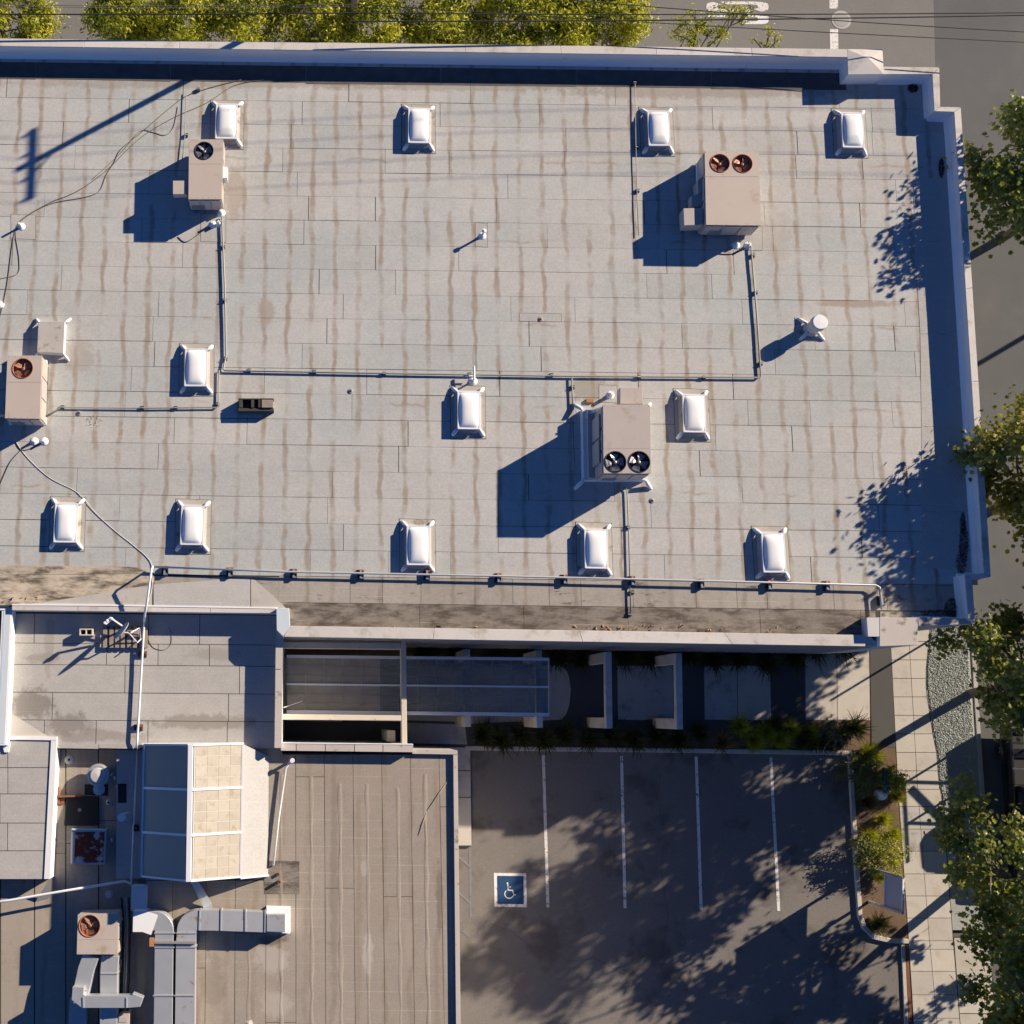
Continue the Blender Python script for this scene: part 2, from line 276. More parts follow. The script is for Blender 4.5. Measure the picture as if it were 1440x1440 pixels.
# ------------------------------------------------------------------ mesh helpers
ORG = {}
class MB:
    def __init__(s): s.v = []; s.f = []
    def add(s, vs, fs):
        o = len(s.v); s.v += [tuple(x) for x in vs]; s.f += [tuple(i + o for i in f) for f in fs]; return s
    def prism(s, poly, z0, z1, top=True, bot=True, inset=0.0):
        n = len(poly); a = sum((poly[i][0] * poly[(i + 1) % n][1] - poly[(i + 1) % n][0] * poly[i][1]) for i in range(n))
        if a < 0: poly = list(poly)[::-1]
        if inset:
            c = Vector((sum(p[0] for p in poly) / n, sum(p[1] for p in poly) / n)); tp = []
            for p in poly:
                d = Vector((p[0], p[1])) - c; L = d.length; q = c + d * max(0.0, (L - inset) / L); tp.append((q.x, q.y))
        else: tp = poly
        z0s = z0 if isinstance(z0, (list, tuple)) else [z0] * n
        z1s = z1 if isinstance(z1, (list, tuple)) else [z1] * n
        vs = [(p[0], p[1], z0s[i]) for i, p in enumerate(poly)] + [(p[0], p[1], z1s[i]) for i, p in enumerate(tp)]
        fs = [(i, (i + 1) % n, n + (i + 1) % n, n + i) for i in range(n)]
        if top: fs.append(tuple(range(n, 2 * n)))
        if bot: fs.append(tuple(range(n - 1, -1, -1)))
        return s.add(vs, fs)
    def box(s, x0, y0, z0, x1, y1, z1):
        return s.prism([(x0, y0), (x1, y0), (x1, y1), (x0, y1)], z0, z1)
    def obox(s, c, ax, ay, az):          # oriented box: centre + three half axes
        c, ax, ay, az = Vector(c), Vector(ax), Vector(ay), Vector(az)
        vs = [c + ax * i + ay * j + az * k for k in (-1, 1) for j in (-1, 1) for i in (-1, 1)]
        return s.add(vs, [(0, 2, 3, 1), (4, 5, 7, 6), (0, 1, 5, 4), (2, 6, 7, 3), (0, 4, 6, 2), (1, 3, 7, 5)])
    def bar(s, a, b, w, h=None, up=Vector((0, 0, 1))):
        a, b = Vector(a), Vector(b); d = b - a; L = d.length; d = d / L
        if abs(d.dot(up)) > 0.95: up = Vector((0, 1, 0))
        x = d.cross(up).normalized(); y = x.cross(d).normalized()
        return s.obox((a + b) / 2, x * w / 2, d * L / 2, y * (h or w) / 2)
    def tube(s, pts, r, n=8, cap=True):
        pts = [Vector(p) for p in pts]; rs = r if isinstance(r, (list, tuple)) else [r] * len(pts)
        rings = []; up = None
        for i, p in enumerate(pts):
            d = (pts[min(i + 1, len(pts) - 1)] - pts[max(i - 1, 0)]).normalized()
            if up is None: up = Vector((0, 0, 1)) if abs(d.z) < 0.9 else Vector((1, 0, 0))
            x = d.cross(up); x = x.normalized() if x.length > 1e-6 else Vector((1, 0, 0)); y = x.cross(d).normalized(); up = y
            rings.append([p + (x * math.cos(t) + y * math.sin(t)) * rs[i] for t in [2 * math.pi * k / n for k in range(n)]])
        vs = [q for rg in rings for q in rg]; fs = []
        for i in range(len(pts) - 1):
            for k in range(n):
                fs.append((i * n + k, (i + 1) * n + k, (i + 1) * n + (k + 1) % n, i * n + (k + 1) % n))
        if cap: fs += [tuple(range(n)), tuple(range(len(vs) - 1, len(vs) - n - 1, -1))]
        return s.add(vs, fs)
    def lathe(s, c, prof, n=20, cap_top=True, cap_bot=True):     # prof: (r, z) upward
        vs = []; fs = []
        for r, z in prof:
            vs += [(c[0] + r * math.cos(2 * math.pi * k / n), c[1] + r * math.sin(2 * math.pi * k / n), c[2] + z) for k in range(n)]
        for i in range(len(prof) - 1):
            for k in range(n): fs.append((i * n + k, i * n + (k + 1) % n, (i + 1) * n + (k + 1) % n, (i + 1) * n + k))
        if cap_top: fs.append(tuple(range((len(prof) - 1) * n, len(prof) * n)))
        if cap_bot: fs.append(tuple(range(n - 1, -1, -1)))
        return s.add(vs, fs)
    def ribbon(s, pts, w, z0, z1):       # walls/strips along an xy path
        pts = [Vector((p[0], p[1])) for p in pts]; L = []; R = []
        for i, p in enumerate(pts):
            d0 = (p - pts[i - 1]).normalized() if i else None
            d1 = (pts[i + 1] - p).normalized() if i < len(pts) - 1 else None
            d = ((d0 or d1) + (d1 or d0)).normalized(); nrm = Vector((-d.y, d.x)); k = 1.0
            if d0 and d1: k = 1 / max(0.4, nrm.dot(Vector((-d1.y, d1.x))))
            L.append(p + nrm * w / 2 * k); R.append(p - nrm * w / 2 * k)
        n = len(pts); vs = []
        for i in range(n):
            vs += [(*R[i], z0), (*L[i], z0), (*L[i], z1), (*R[i], z1)]
        fs = [(0, 1, 2, 3)]
        for i in range(n - 1):
            a, b = 4 * i, 4 * i + 4
            fs += [(a + 3, a + 2, b + 2, b + 3), (a, b, b + 1, a + 1), (a + 1, b + 1, b + 2, a + 2), (a, a + 3, b + 3, b)]
        a = 4 * (n - 1); fs.append((a, a + 3, a + 2, a + 1))
        return s.add(vs, fs)

def mesh_obj(name, v, f, m, parent=None, smooth=False, base=None):
    me = bpy.data.meshes.new(name)
    if parent is not None: o_ = ORG[parent.name]
    elif base is not None: o_ = Vector(base)
    else:
        xs = [p[0] for p in v]; ys = [p[1] for p in v]; zs = [p[2] for p in v]
        o_ = Vector(((min(xs) + max(xs)) / 2, (min(ys) + max(ys)) / 2, min(zs)))
    me.from_pydata([(p[0] - o_.x, p[1] - o_.y, p[2] - o_.z) for p in v], [], f)
    me.materials.append(m if not isinstance(m, str) else MT[m])
    if smooth: me.polygons.foreach_set('use_smooth', [True] * len(me.polygons))
    me.update()
    ob = bpy.data.objects.new(name, me); COL.objects.link(ob)
    if parent is not None: ob.parent = parent
    else: ob.location = o_
    ORG[ob.name] = o_
    return ob

def B(mb, name, m, parent=None, smooth=False): return mesh_obj(name, mb.v, mb.f, m, parent, smooth)
def tag(o, label, cat, group=None):
    o['label'] = label; o['category'] = cat
    if group: o['group'] = group
    return o
def T(name, label, cat, base, group=None):
    o = bpy.data.objects.new(name, None); COL.objects.link(o); o.location = base; o.empty_display_size = 0.3
    ORG[o.name] = Vector(base); return tag(o, label, cat, group)
def ST(mb, name, m): o = B(mb, name, m); o['kind'] = 'structure'; return o
def STUFF(o): o['kind'] = 'stuff'; return o
def bevel(o, w, seg=2, ang=30):
    md = o.modifiers.new('bevel', 'BEVEL'); md.width = w; md.segments = seg; md.limit_method = 'ANGLE'; md.angle_limit = math.radians(ang)
    return o
def px(pts, z): return [P(u, v, z) for u, v in pts]
def lerp(a, b, t): return a + (b - a) * t
def copy_tree(root, loc, rz=0.0):
    def cp(o, par):
        c = o.copy(); COL.objects.link(c); c.parent = par
        for ch in list(o.children): cp(ch, c)
        return c
    r = cp(root, None); r.location = loc; r.rotation_euler = (0, 0, rz); ORG[r.name] = Vector(loc)
    return r

def np_mesh(name, V, Fc, m, parent=None, tone=None, base=None, k=3):
    """V (n,3), Fc (m,k) arrays, fast"""
    me = bpy.data.meshes.new(name)
    o_ = ORG[parent.name] if parent is not None else Vector(base if base is not None else (0, 0, 0))
    V = V - np.array(o_)
    me.vertices.add(len(V)); me.vertices.foreach_set('co', V.astype(np.float32).ravel())
    me.loops.add(Fc.size); me.loops.foreach_set('vertex_index', Fc.astype(np.int32).ravel())
    me.polygons.add(len(Fc)); me.polygons.foreach_set('loop_start', np.arange(0, Fc.size, k, dtype=np.int32))
    me.polygons.foreach_set('loop_total', np.full(len(Fc), k, dtype=np.int32))
    if tone is not None:
        at = me.attributes.new('tone', 'FLOAT', 'POINT'); at.data.foreach_set('value', tone.astype(np.float32))
    me.materials.append(MT[m]); me.update(calc_edges=True); me.validate()
    ob = bpy.data.objects.new(name, me); COL.objects.link(ob)
    if parent is not None: ob.parent = parent
    else: ob.location = o_
    ORG[ob.name] = o_
    return ob

# leaf shapes: closed outline in the leaf plane, fan from a raised centre
PLANE = np.array([(0, -.55), (.22, -.38), (.5, -.3), (.36, -.02), (.52, .3), (.2, .26), (0, .62), (-.2, .26), (-.52, .3), (-.36, -.02), (-.5, -.3), (-.22, -.38)])
OVAL = np.array([(0, -.55), (.2, -.1), (.14, .3), (0, .6), (-.14, .3), (-.2, -.1)])
def leaves(pts, size, shape, upb=0.9, jit=0.9, rng=RNG, out=None, fold=0.12):
    n = len(pts); k = len(shape)
    nr = rng.normal(size=(n, 3)) * jit; nr[:, 2] += upb
    if out is not None: nr += out
    nr /= np.linalg.norm(nr, axis=1, keepdims=True)
    r = rng.normal(size=(n, 3)); u = np.cross(nr, r); u /= np.linalg.norm(u, axis=1, keepdims=True); w = np.cross(nr, u)
    s = size * rng.uniform(0.65, 1.25, size=(n, 1))
    ring = pts[:, None, :] + s[:, None] * (shape[None, :, 0:1] * u[:, None, :] + shape[None, :, 1:2] * w[:, None, :])
    ring -= nr[:, None, :] * (s[:, None] * fold)
    V = np.concatenate([pts[:, None, :], ring], axis=1).reshape(-1, 3)
    b = (np.arange(n) * (k + 1))[:, None]
    idx = np.arange(k)
    Fc = np.stack([np.broadcast_to(b, (n, k)), b + 1 + idx, b + 1 + (idx + 1) % k], axis=2).reshape(-1, 3)
    return V, Fc

# ------------------------------------------------------------------ ground
ZPN = 5.88
ZR, ZP, ZS, ZL, ZLP, ZPIT, ZB = 5.20, 5.75, 5.42, 4.62, 5.12, 4.08, 4.50
SW = 0.0; LOT = -0.06; RD = -0.13
ST(MB().add([(-400, -400, RD), (400, -400, RD), (400, 400, RD), (-400, 400, RD)], [(0, 1, 2, 3)]), 'street', 'asphalt')
nr = px([(1311, -60), (1316, 130), (1318, 200), (-200, 200), (-200, -60)], RD)
nr = [nr[0], nr[1], nr[2], nr[3], nr[4]]
top = [Vector((nr[0].x, 60, 0)), Vector((-60, 60, 0))]
ST(MB().add([(nr[4].x - 20, 60, RD + .005), (nr[4].x - 20, nr[3].y, RD + .005), (*nr[2].xy, RD + .005), (*nr[1].xy, RD + .005), (*nr[0].xy, RD + .005), (nr[0].x - .1, 60, RD + .005)], [(0, 1, 2, 3, 4, 5)]), 'road_surface', 'asphalt_n')
# limit line and the STOP legend of the side street
PZ = RD + .010
def paint(name, quads, label, cat, m='paint', z=PZ, par=None):
    mb = MB()
    for q in quads:
        mb.prism([p.xy for p in q], z - .003, z, bot=False)
    o = B(mb, name, m, par)
    if par is None: tag(o, label, cat)
    return o
ll = T('limit_line', 'broad worn white limit line across the side street by the manhole', 'road marking', P(1173, 20, RD))
for q in ([(1166, -60), (1178, -60), (1178.5, 12), (1166.5, 12)], [(1167, 41), (1178.5, 41), (1179.5, 110), (1168, 110)]):
    paint('stripe', [px(q, PZ)], '', '', par=ll)
lt = T('road_legend', 'large white stretched letters painted on the side street asphalt', 'road marking', P(1040, 20, RD))
def ringpts(u0, u1, v0, v1, n=20, sq=1.0):
    uc, vc, ru, rv = (u0 + u1) / 2, (v0 + v1) / 2, (u1 - u0) / 2, (v1 - v0) / 2
    L = []
    for i in range(n):
        t = 2 * math.pi * i / n; c_, s_ = math.cos(t), math.sin(t)
        e = 0.5
        L.append((uc + ru * math.copysign(abs(c_) ** e, c_), vc + rv * math.copysign(abs(s_) ** e, s_)))
    return L
def ring(outer, inner, gaps=()):
    o_, i_ = ringpts(*outer), ringpts(*inner); n = len(o_); mb = MB()
    for k in range(n):
        if k in gaps: continue
        q = px([o_[k], o_[(k + 1) % n], i_[(k + 1) % n], i_[k]], PZ); mb.prism([p.xy for p in q], PZ - .003, PZ, bot=False)
    return mb
B(ring((993, 1081, 2, 17), (1008, 1066, 6, 13), (3, 13)), 'letter', 'paint', lt)
mb = ring((1040, 1081, 19.5, 34), (1050, 1066, 24, 30), (12,))
for q in ([(994, 19.5), (1020, 19.5), (1020, 24), (994, 24)], [(1022, 19.5), (1052, 19.5), (1052, 24), (1022, 24)]):
    mb.prism([p.xy for p in px(q, PZ)], PZ - .003, PZ, bot=False)
B(mb, 'letter', 'paint', lt)
for v0 in (-14, -30):
    mb = MB()
    for q in ([(994, v0), (1081, v0), (1081, v0 + 4), (994, v0 + 4)], [(1076, v0 - 8), (1081, v0 - 8), (1081, v0 + 11), (1076, v0 + 11)]):
        mb.prism([p.xy for p in px(q, PZ + (.001 if q[0][0] > 1000 else 0))], PZ - .003, PZ + (.001 if q[0][0] > 1000 else 0), bot=False)
    B(mb, 'letter', 'paint', lt)
c = P(1183, 28, RD)
mh = T('manhole_cover', 'round iron manhole cover in the asphalt beside the limit line', 'manhole cover', c)
B(MB().lathe((c.x, c.y, RD + .006), [(0.40, 0), (0.40, .008), (0.34, .008)], 28), 'rim', 'concrete_grey', mh)
B(MB().lathe((c.x, c.y, RD + .006), [(0.30, 0.002), (0.30, .014), (0.10, .016)], 28), 'lid', 'pipe_grey', mh)

# parking lot, walk, planting beds (flat sheets, few millimetres apart)
ST(MB().prism([p.xy for p in px([(560, 1030), (1200, 1054), (1206, 1180), (1214, 1290), (1222, 1312), (1240, 1322), (1268, 1326), (1281, 1640), (560, 1640)], LOT)], RD - .2, LOT, bot=False), 'parking_lot', 'asphalt_lot')
ST(MB().prism([p.xy for p in px([(380, 880), (1224, 885), (1224, 1055), (1196, 1056), (380, 1050)], SW)], RD - .2, SW - .015, bot=False), 'planting_bed', 'soil')
ST(MB().prism([p.xy for p in px([(1194, 1054), (1264, 1046), (1277, 1324), (1252, 1323), (1232, 1318), (1218, 1306), (1211, 1290), (1203, 1180)], SW)], RD - .2, SW - .010, bot=False), 'planting_bed', 'soil')
# curb of the lot
cb = [(655, 1052), (1000, 1056), (1196, 1059), (1203, 1180), (1210, 1288), (1216, 1304), (1230, 1318), (1252, 1323), (1278, 1324)]
cur = ST(MB().ribbon([p.xy for p in px(cb, .06)], .16, RD - .1, .06), 'kerb', 'concrete'); bevel(cur, .02)
# hairline cracks of the lot surface
for pts in ([(690, 1300), (720, 1312), (742, 1330), (770, 1335), (800, 1352), (840, 1350), (880, 1370)], [(930, 1090), (925, 1130), (934, 1175), (928, 1230), (938, 1290), (930, 1350)]):
    q = [P(u + U(-2, 2), v + U(-2, 2), LOT).xy for u, v in pts]
    B(MB().ribbon(q, .009, LOT, LOT + .003), 'crack', 'asphalt_strip', bpy.data.objects['parking_lot'])
# stall lines
for i, (a, b) in enumerate((((764, 1062), (770.5, 1276)), ((874, 1063), (879, 1277)), ((979, 1064), (986, 1279)), ((1084, 1065), (1095, 1281)))):
    o = B(MB().ribbon([p.xy for p in px([a, b], LOT)], .105, LOT, LOT + .006), 'stall_line', 'paint')
    tag(o, ['white stall line next to the blue accessible parking square', 'white stall line second from the blue parking square', 'white stall line third from the blue parking square', 'white stall line closest to the planter kerb'][i], 'stall line', 'parking stall lines')
al = T('aisle_marking', 'faded blue-grey hatched aisle marking beside the brown roofed wing', 'road marking', P(656, 1230, LOT))
for a, b in (((661, 1192), (662, 1290)), ((640, 1200), (662, 1220)), ((640, 1250), (661, 1270)), ((640, 1300), (661, 1318))):
    B(MB().ribbon([p.xy for p in px([a, b], LOT)], .08, LOT, LOT + (.006 if a[0] > 650 else .009)), 'stripe', 'paint_faded', al)
# accessible stall square
hs = T('accessible_parking_symbol', 'blue square with white border and wheelchair symbol painted on asphalt', 'road marking', P(717, 1251, LOT))
def lotq(pts): return [p.xy for p in px(pts, LOT)]
B(MB().prism(lotq([(694.5, 1227.5), (740, 1228), (741, 1276), (695.5, 1275)]), LOT, LOT + .004, bot=False), 'border', 'paint', hs)
B(MB().prism(lotq([(699, 1231.5), (736, 1232), (736.5, 1271.5), (699.5, 1271)]), LOT, LOT + .008, bot=False), 'field', 'paint_blue', hs)
mb = MB()
ctr = (716, 1257)
arc = [(ctr[0] + 6.2 * math.cos(t), ctr[1] + 6.2 * math.sin(t)) for t in [math.radians(a) for a in range(-10, 245, 15)]]
mb.ribbon(lotq(arc), .032, LOT + .006, LOT + .012)
mb.ribbon(lotq([(714, 1243.5), (714.5, 1251.5), (720.5, 1252), (723, 1258.5), (726, 1258)]), .036, LOT + .006, LOT + .0125)
mb.ribbon(lotq([(714.2, 1247), (718.5, 1247.2)]), .03, LOT + .006, LOT + .0132)
c = P(713.6, 1242, LOT); mb.lathe((c.x, c.y, LOT + .006), [(.032, 0), (.032, .006)], 12)
B(mb, 'wheelchair_symbol', 'paint', hs)

# concrete walk with dark bands
walk = ST(MB().prism([p.xy for p in px([(385, 918), (803, 934), (1222, 934), (1222, 1013), (660, 1050), (385, 1050)], SW)], SW - .1, SW - .006, bot=False), 'path', 'asphalt_strip')
def slab(q, par, m='concrete', z=SW, g=.0):
    o = B(MB().prism([p.xy for p in px(q, z)], z - .05, z + g, inset=0.006, bot=False), 'slab', m, par); return o
for u0, u1, m in ((868, 906, 'concrete_grey'), (906, 946, 'concrete_grey'), (990, 1036, 'concrete_grey'), (1037, 1083, 'concrete'), (1132, 1176, 'concrete'), (1177, 1222, 'concrete')):
    vt = 936 if u0 < 1100 else 907; slab([(u0, vt), (u1, vt), (u1 + 1.5, 1013), (u0 + 1, 1012)], walk, m)
cv = [(655, 932), (795, 936), (800, 950), (803, 970), (801, 990), (797, 1003), (790, 1012), (655, 1018)]
slab(cv, walk, 'concrete_grey')
for u0, u1 in ((398, 482), (483, 567), (568, 654)):
    slab([(u0, 925), (u1, 928), (u1, 1015), (u0, 1013)], walk, 'concrete')
slab([(568, 1016), (654, 1019), (657, 1047), (568, 1045)], walk, 'concrete_grey')
ast = ST(MB().prism([p.xy for p in px([(1222.5, 880), (1252, 880), (1262, 1046), (1258, 1052), (1226, 1048)], SW)], RD, SW - .003, bot=False), 'asphalt_apron', 'asphalt_strip')
fs = ST(MB().prism([p.xy for p in px([(600, 1050), (661, 1051), (663, 1190), (600, 1190)], LOT + .1)], RD, LOT + .10, bot=False), 'walkway', 'asphalt_strip')
for v0, v1, m in ((1051, 1083, 'concrete_grey'), (1084, 1121, 'concrete_grey'), (1122, 1189, 'concrete')):
    slab([(602, v0), (661.5 + (v0 - 1051) * .012, v0), (661.5 + (v1 - 1051) * .012, v1), (602, v1)], fs, m, LOT + .104)

# public sidewalk of scored slabs
def le(v): return np.interp(v, [100, 912, 1110, 1310, 1440, 1500], [1205, 1253, 1263, 1277, 1285, 1289])
def mi(v): return np.interp(v, [100, 912, 1110, 1310, 1440, 1500], [1230, 1279, 1290.5, 1306, 1318, 1323])
def ri(v): return np.interp(v, [100, 890, 940, 970, 1030, 1060, 1090, 1130, 1160, 1320, 1440, 1500], [1257, 1307, 1302, 1302, 1311, 1317, 1319, 1325, 1328, 1340, 1350, 1355])
vs = np.arange(240, 1500, 5)
ll_ = [P(le(v) - 1, v, SW).xy for v in vs]; rr_ = [P(ri(v) + 1, v, SW).xy for v in vs]
sidewalk = ST(MB().prism(ll_ + rr_[::-1], RD - .1, SW - .012, bot=False), 'sidewalk', 'seam')
rows = list(np.arange(720, 1134, 26)) + [1134, 1166, 1197, 1229, 1260, 1291, 1323, 1335, 1366, 1399, 1432, 1465]
for i in range(len(rows) - 1):
    a, b = rows[i] + .4, rows[i + 1] - .4
    for f0, f1 in ((le, mi), (mi, ri)):
        ks = [a, (a + b) / 2, b]
        poly = [P(f0(v) + .35, v, SW).xy for v in ks] + [P(f1(v) - .35, v, SW).xy for v in ks[::-1]]
        m = 'concrete_grey' if 1134 < (a + b) / 2 < 1197 else 'concrete'
        B(MB().prism(poly, SW - .012, SW + U(0, .004), bot=False), 'slab', m, sidewalk)
# drive apron edge strips between lot and sidewalk, bright concrete beyond the walk
for q, m, z, nm in (([(1268, 1328), (1272.5, 1328), (1279, 1470), (1274, 1470)], 'concrete', .010, 'gutter_strip'), ([(1273, 1328), (1277, 1328), (1285, 1470), (1280, 1470)], 'rustpipe', -.005, 'drain_strip')):
    ST(MB().prism([p.xy for p in px(q, z)], RD - .1, z, bot=False), nm, m)
ap = ST(MB().prism([p.xy for p in px([(1341, 1318), (1392, 1318), (1404, 1640), (1353, 1640)], SW)], RD - .1, SW - .008, bot=False), 'drive_apron', 'seam')
for v0, v1 in ((1319, 1372), (1373, 1425), (1426, 1478)):
    f = lambda v: 1341.5 + (v - 1318) * .074
    slab([(f(v0), v0), (f(v0) + 49, v0), (f(v1) + 49, v1), (f(v1), v1)], ap, 'concrete')
# gravel strip and street kerb
def kx(v): return np.interp(v, [100, 560, 1000, 1100, 1440, 1500], [1318, 1348, 1374, 1381, 1404, 1408])
vv = np.arange(240, 1318, 12)
gp = [P(ri(v) + .8, v, SW) for v in vv]; gq = [P(kx(v) - 2, v, SW) for v in vv]
ST(MB().prism([p.xy for p in gp] + [p.xy for p in gq[::-1]], RD - .1, SW - .02, bot=False), 'gravel_bed', 'gravel')
kb = ST(MB().ribbon([P(kx(v), v, .01).xy for v in np.arange(240, 1320, 40)], .16, RD - .1, .012), 'street_kerb', 'concrete_grey'); bevel(kb, .02)
n = 11000
tv = RNG.uniform(0, 1, n); vv_ = 870 + tv * 300; ff = RNG.uniform(.03, .93, n)
cen = np.array([tuple(lerp(P(ri(v) + 1, v, SW), P(kx(v) - 3, v, SW), f)) for v, f in zip(vv_, ff)])
OCT = np.array([(1, 0, 0), (0, 1, 0), (-1, 0, 0), (0, -1, 0), (0, 0, 1), (0, 0, -.3)])
sz = RNG.uniform(.018, .045, (n, 3)); rot = RNG.uniform(0, 6.28, n)
pts = OCT[None] * sz[:, None, :]
cr, sr = np.cos(rot)[:, None], np.sin(rot)[:, None]
pts = np.stack([pts[..., 0] * cr - pts[..., 1] * sr, pts[..., 0] * sr + pts[..., 1] * cr, pts[..., 2]], -1) + cen[:, None, :] - np.array([0, 0, .012])
of = np.array([(0, 1, 4), (1, 2, 4), (2, 3, 4), (3, 0, 4), (1, 0, 5), (2, 1, 5), (3, 2, 5), (0, 3, 5)])
st = STUFF(np_mesh('gravel_stones', pts.reshape(-1, 3), (np.arange(n)[:, None, None] * 6 + of[None]).reshape(-1, 3), 'stone', base=P(1340, 1000, 0)))
tag(st, 'grey green loose gravel filling the strip between sidewalk and street kerb', 'gravel')

# ------------------------------------------------------------------ main building
mainb = T('main_building', 'long flat roofed commercial building with pale grey roofing and stucco parapets', 'building', P(700, 500, 0))
OUT_N = [(-150, 52.5), (1191, 69.5)]
outer = [P(u, v, ZP) for u, v in [(-150, 52.5), (1191, 69.5), (1241, 69.5), (1242.5, 94), (1320, 95), (1321.5, 150), (1350.5, 151), (1393, 812), (1368, 813), (1371, 876)]]
outerS = [P(u, v, ZS) for u, v in [(1291, 878), (1291.5, 907), (1240, 909), (399, 895)]]
corner = [P(u, v, ZLP) for u, v in [(388, 858), (-150, 852)]]
poly = [p.xy for p in outer[:-1] + [P(1371, 877, 5.62)] + [P(1291, 880, 5.62), P(1291.5, 907, 5.62)] + outerS[2:] + corner]
B(MB().prism(poly, RD - .2, ZR - .06, top=True, bot=False), 'wall', 'stucco', mainb)
deck = B(MB().prism(poly, ZR - .059, ZR - .012, bot=False, inset=.02), 'roof_deck', 'seam', mainb)

def AB(u, v, z=ZR): p = P(u, v, z); return p.dot(E1), p.dot(E2)
def XY(a, b): return (E1.x * a + E2.x * b, E1.y * a + E2.y * b)
PW = 0.24
# east limit of a roofing row at height b (mid-line of the parapet wall at roof level)
e_pts = [AB(*q, ZP) for q in [(1347, 155), (1388, 806)]]
def aend(b):
    t = (b - e_pts[0][1]) / (e_pts[1][1] - e_pts[0][1]); a = e_pts[0][0] + t * (e_pts[1][0] - e_pts[0][0])
    s1, s2 = AB(1317, 154, ZP), AB(1192, 100, ZP)
    s3, s4 = AB(1317, 99, ZP), AB(1192, 75, ZP)
    if b > s1[1]: a = min(a, s1[0])
    if b > s3[1] : a = min(a, s4[0])
    return a
b_top = AB(600, 70, ZP)[1]; b0 = AB(550, 144)[1]; b18 = AB(550, 775)[1]; pitch = (b0 - b18) / 18
a_w = AB(-130, 400)[0]
def sheet(poly_ab, z, par, m, name='roof_sheet', jag=0.005, thick=.014, xy=XY):
    """thin roofing sheet with slightly uneven hand-laid edges"""
    pts = []
    n = len(poly_ab)
    for i in range(n):
        p, q = Vector(poly_ab[i]), Vector(poly_ab[(i + 1) % n]); L = (q - p).length; k = max(1, int(L / 0.9))
        for j in range(k):
            t = p.lerp(q, j / k); d = (q - p).normalized(); nn = Vector((-d.y, d.x))
            t = t + nn * (U(-jag, jag) if 0 < j else 0); pts.append(xy(t.x, t.y))
    return B(MB().prism(pts, z - thick, z, bot=False), name, m, par)
gap = .0065
r = -2
while True:
    bt = b0 - r * pitch
    if bt < b18 - .3: break
    bb_ = bt - pitch; lim = min(aend(bt), aend(bb_)); r += 1
    if bt > b_top + .05: bt = b_top
    if bt - bb_ < .1 or bb_ > b_top: continue
    if bb_ < AB(550, 812)[1]: bb_ = AB(550, 812)[1]
    a = a_w
    while a < lim - .05:
        L = random.choice([U(2.0, 3.6), U(4.0, 6.0), U(5.5, 9.0)]); a2 = a + L
        if lim - a2 < 1.0: a2 = lim
        z = ZR + U(-.004, .0)
        gr = random.choice([.004, .006, .010, .018]); gb = random.choice([.004, .007, .010, .014])
        sheet([(a + gap, bb_ + gb), (a2 - gr, bb_ + gb), (a2 - gr, bt - .004), (a + gap, bt - .004)], z, deck, 'roof')
        a = a2
# gutter rows towards the south parapet
def rowline(u): return AB(u, 812 + (u - 550) * .0135)[1], AB(u, 849 + (u - 550) * .0135)[1], AB(u, 890 + (u - 550) * .0135)[1]
bA, bB, bC = rowline(550)
a = AB(392, 830)[0]; aE = AB(1362, 840)[0]
while a < aE:
    a2 = min(aE, a + U(.85, 2.4)); sheet([(a + gap, bB + gap), (a2 - gap, bB + gap), (a2 - gap, bA - gap), (a + gap, bA - gap)], ZR + U(-.004, 0), deck, 'roof_gutter'); a = a2
sheet([AB(1238, 860), AB(1364, 860), AB(1364, 874), AB(1238, 874)], ZR - .002, deck, 'roof_gutter')
a = AB(398, 870)[0]; aE2 = AB(1232, 875)[0]
while a < aE2:
    a2 = min(aE2, a + U(2.5, 5)); u_ = a
    sheet([(a + gap, bC - .05), (a2 - gap, bC - .05), (a2 - gap, bB - gap), (a + gap, bB - gap)], ZR + U(-.006, -.002), deck, 'roof_dirty' if a < AB(1240, 870)[0] else 'roof_gutter'); a = a2
# west end: sandy dirty band running to the ledge
sheet([AB(-140, 809), AB(217, 806), AB(217, 851), AB(-140, 851)], ZR - .003, deck, 'roof_sandy')
sheet([AB(-140, 794), AB(190, 797), AB(216, 806), AB(-140, 810)], ZR + .006, deck, 'roof_sandy')
sheet([AB(217.5, 810), AB(404, 812), AB(404, 856), AB(217.5, 853)], ZR - .005, deck, 'roof_gutter')
sheet([AB(1150, 92), AB(1310, 100), AB(1312, 160), AB(1342, 162), AB(1346, 260), AB(1150, 260)], ZR - .0105, deck, 'roof_plain', thick=.001)
# edge strips beside the east parapet, darker band along the foot of the north parapet
ed = [(1284, 250), (1287, 340), (1294, 470), (1296, 600), (1296, 720), (1298, 800)]
for i in range(len(ed) - 1):
    (u0, v0), (u1, v1) = ed[i], ed[i + 1]
    sheet([AB(u0, v0 + .5), AB(u1, v1 - .5), AB(u1 + 62, v1 - .5), AB(u0 + 56, v0 + .5)], ZR + .005, deck, 'roof_plain')
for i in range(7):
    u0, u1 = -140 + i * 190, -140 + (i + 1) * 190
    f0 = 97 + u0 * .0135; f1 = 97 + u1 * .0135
    sheet([AB(u0 + .5, f0 - 10), AB(u1, f1 - 10), AB(u1, f1 + 14 + U(-1, 1)), AB(u0 + .5, f0 + 14 + U(-1, 1))], ZR + .005, deck, 'tar', name='dark_strip')

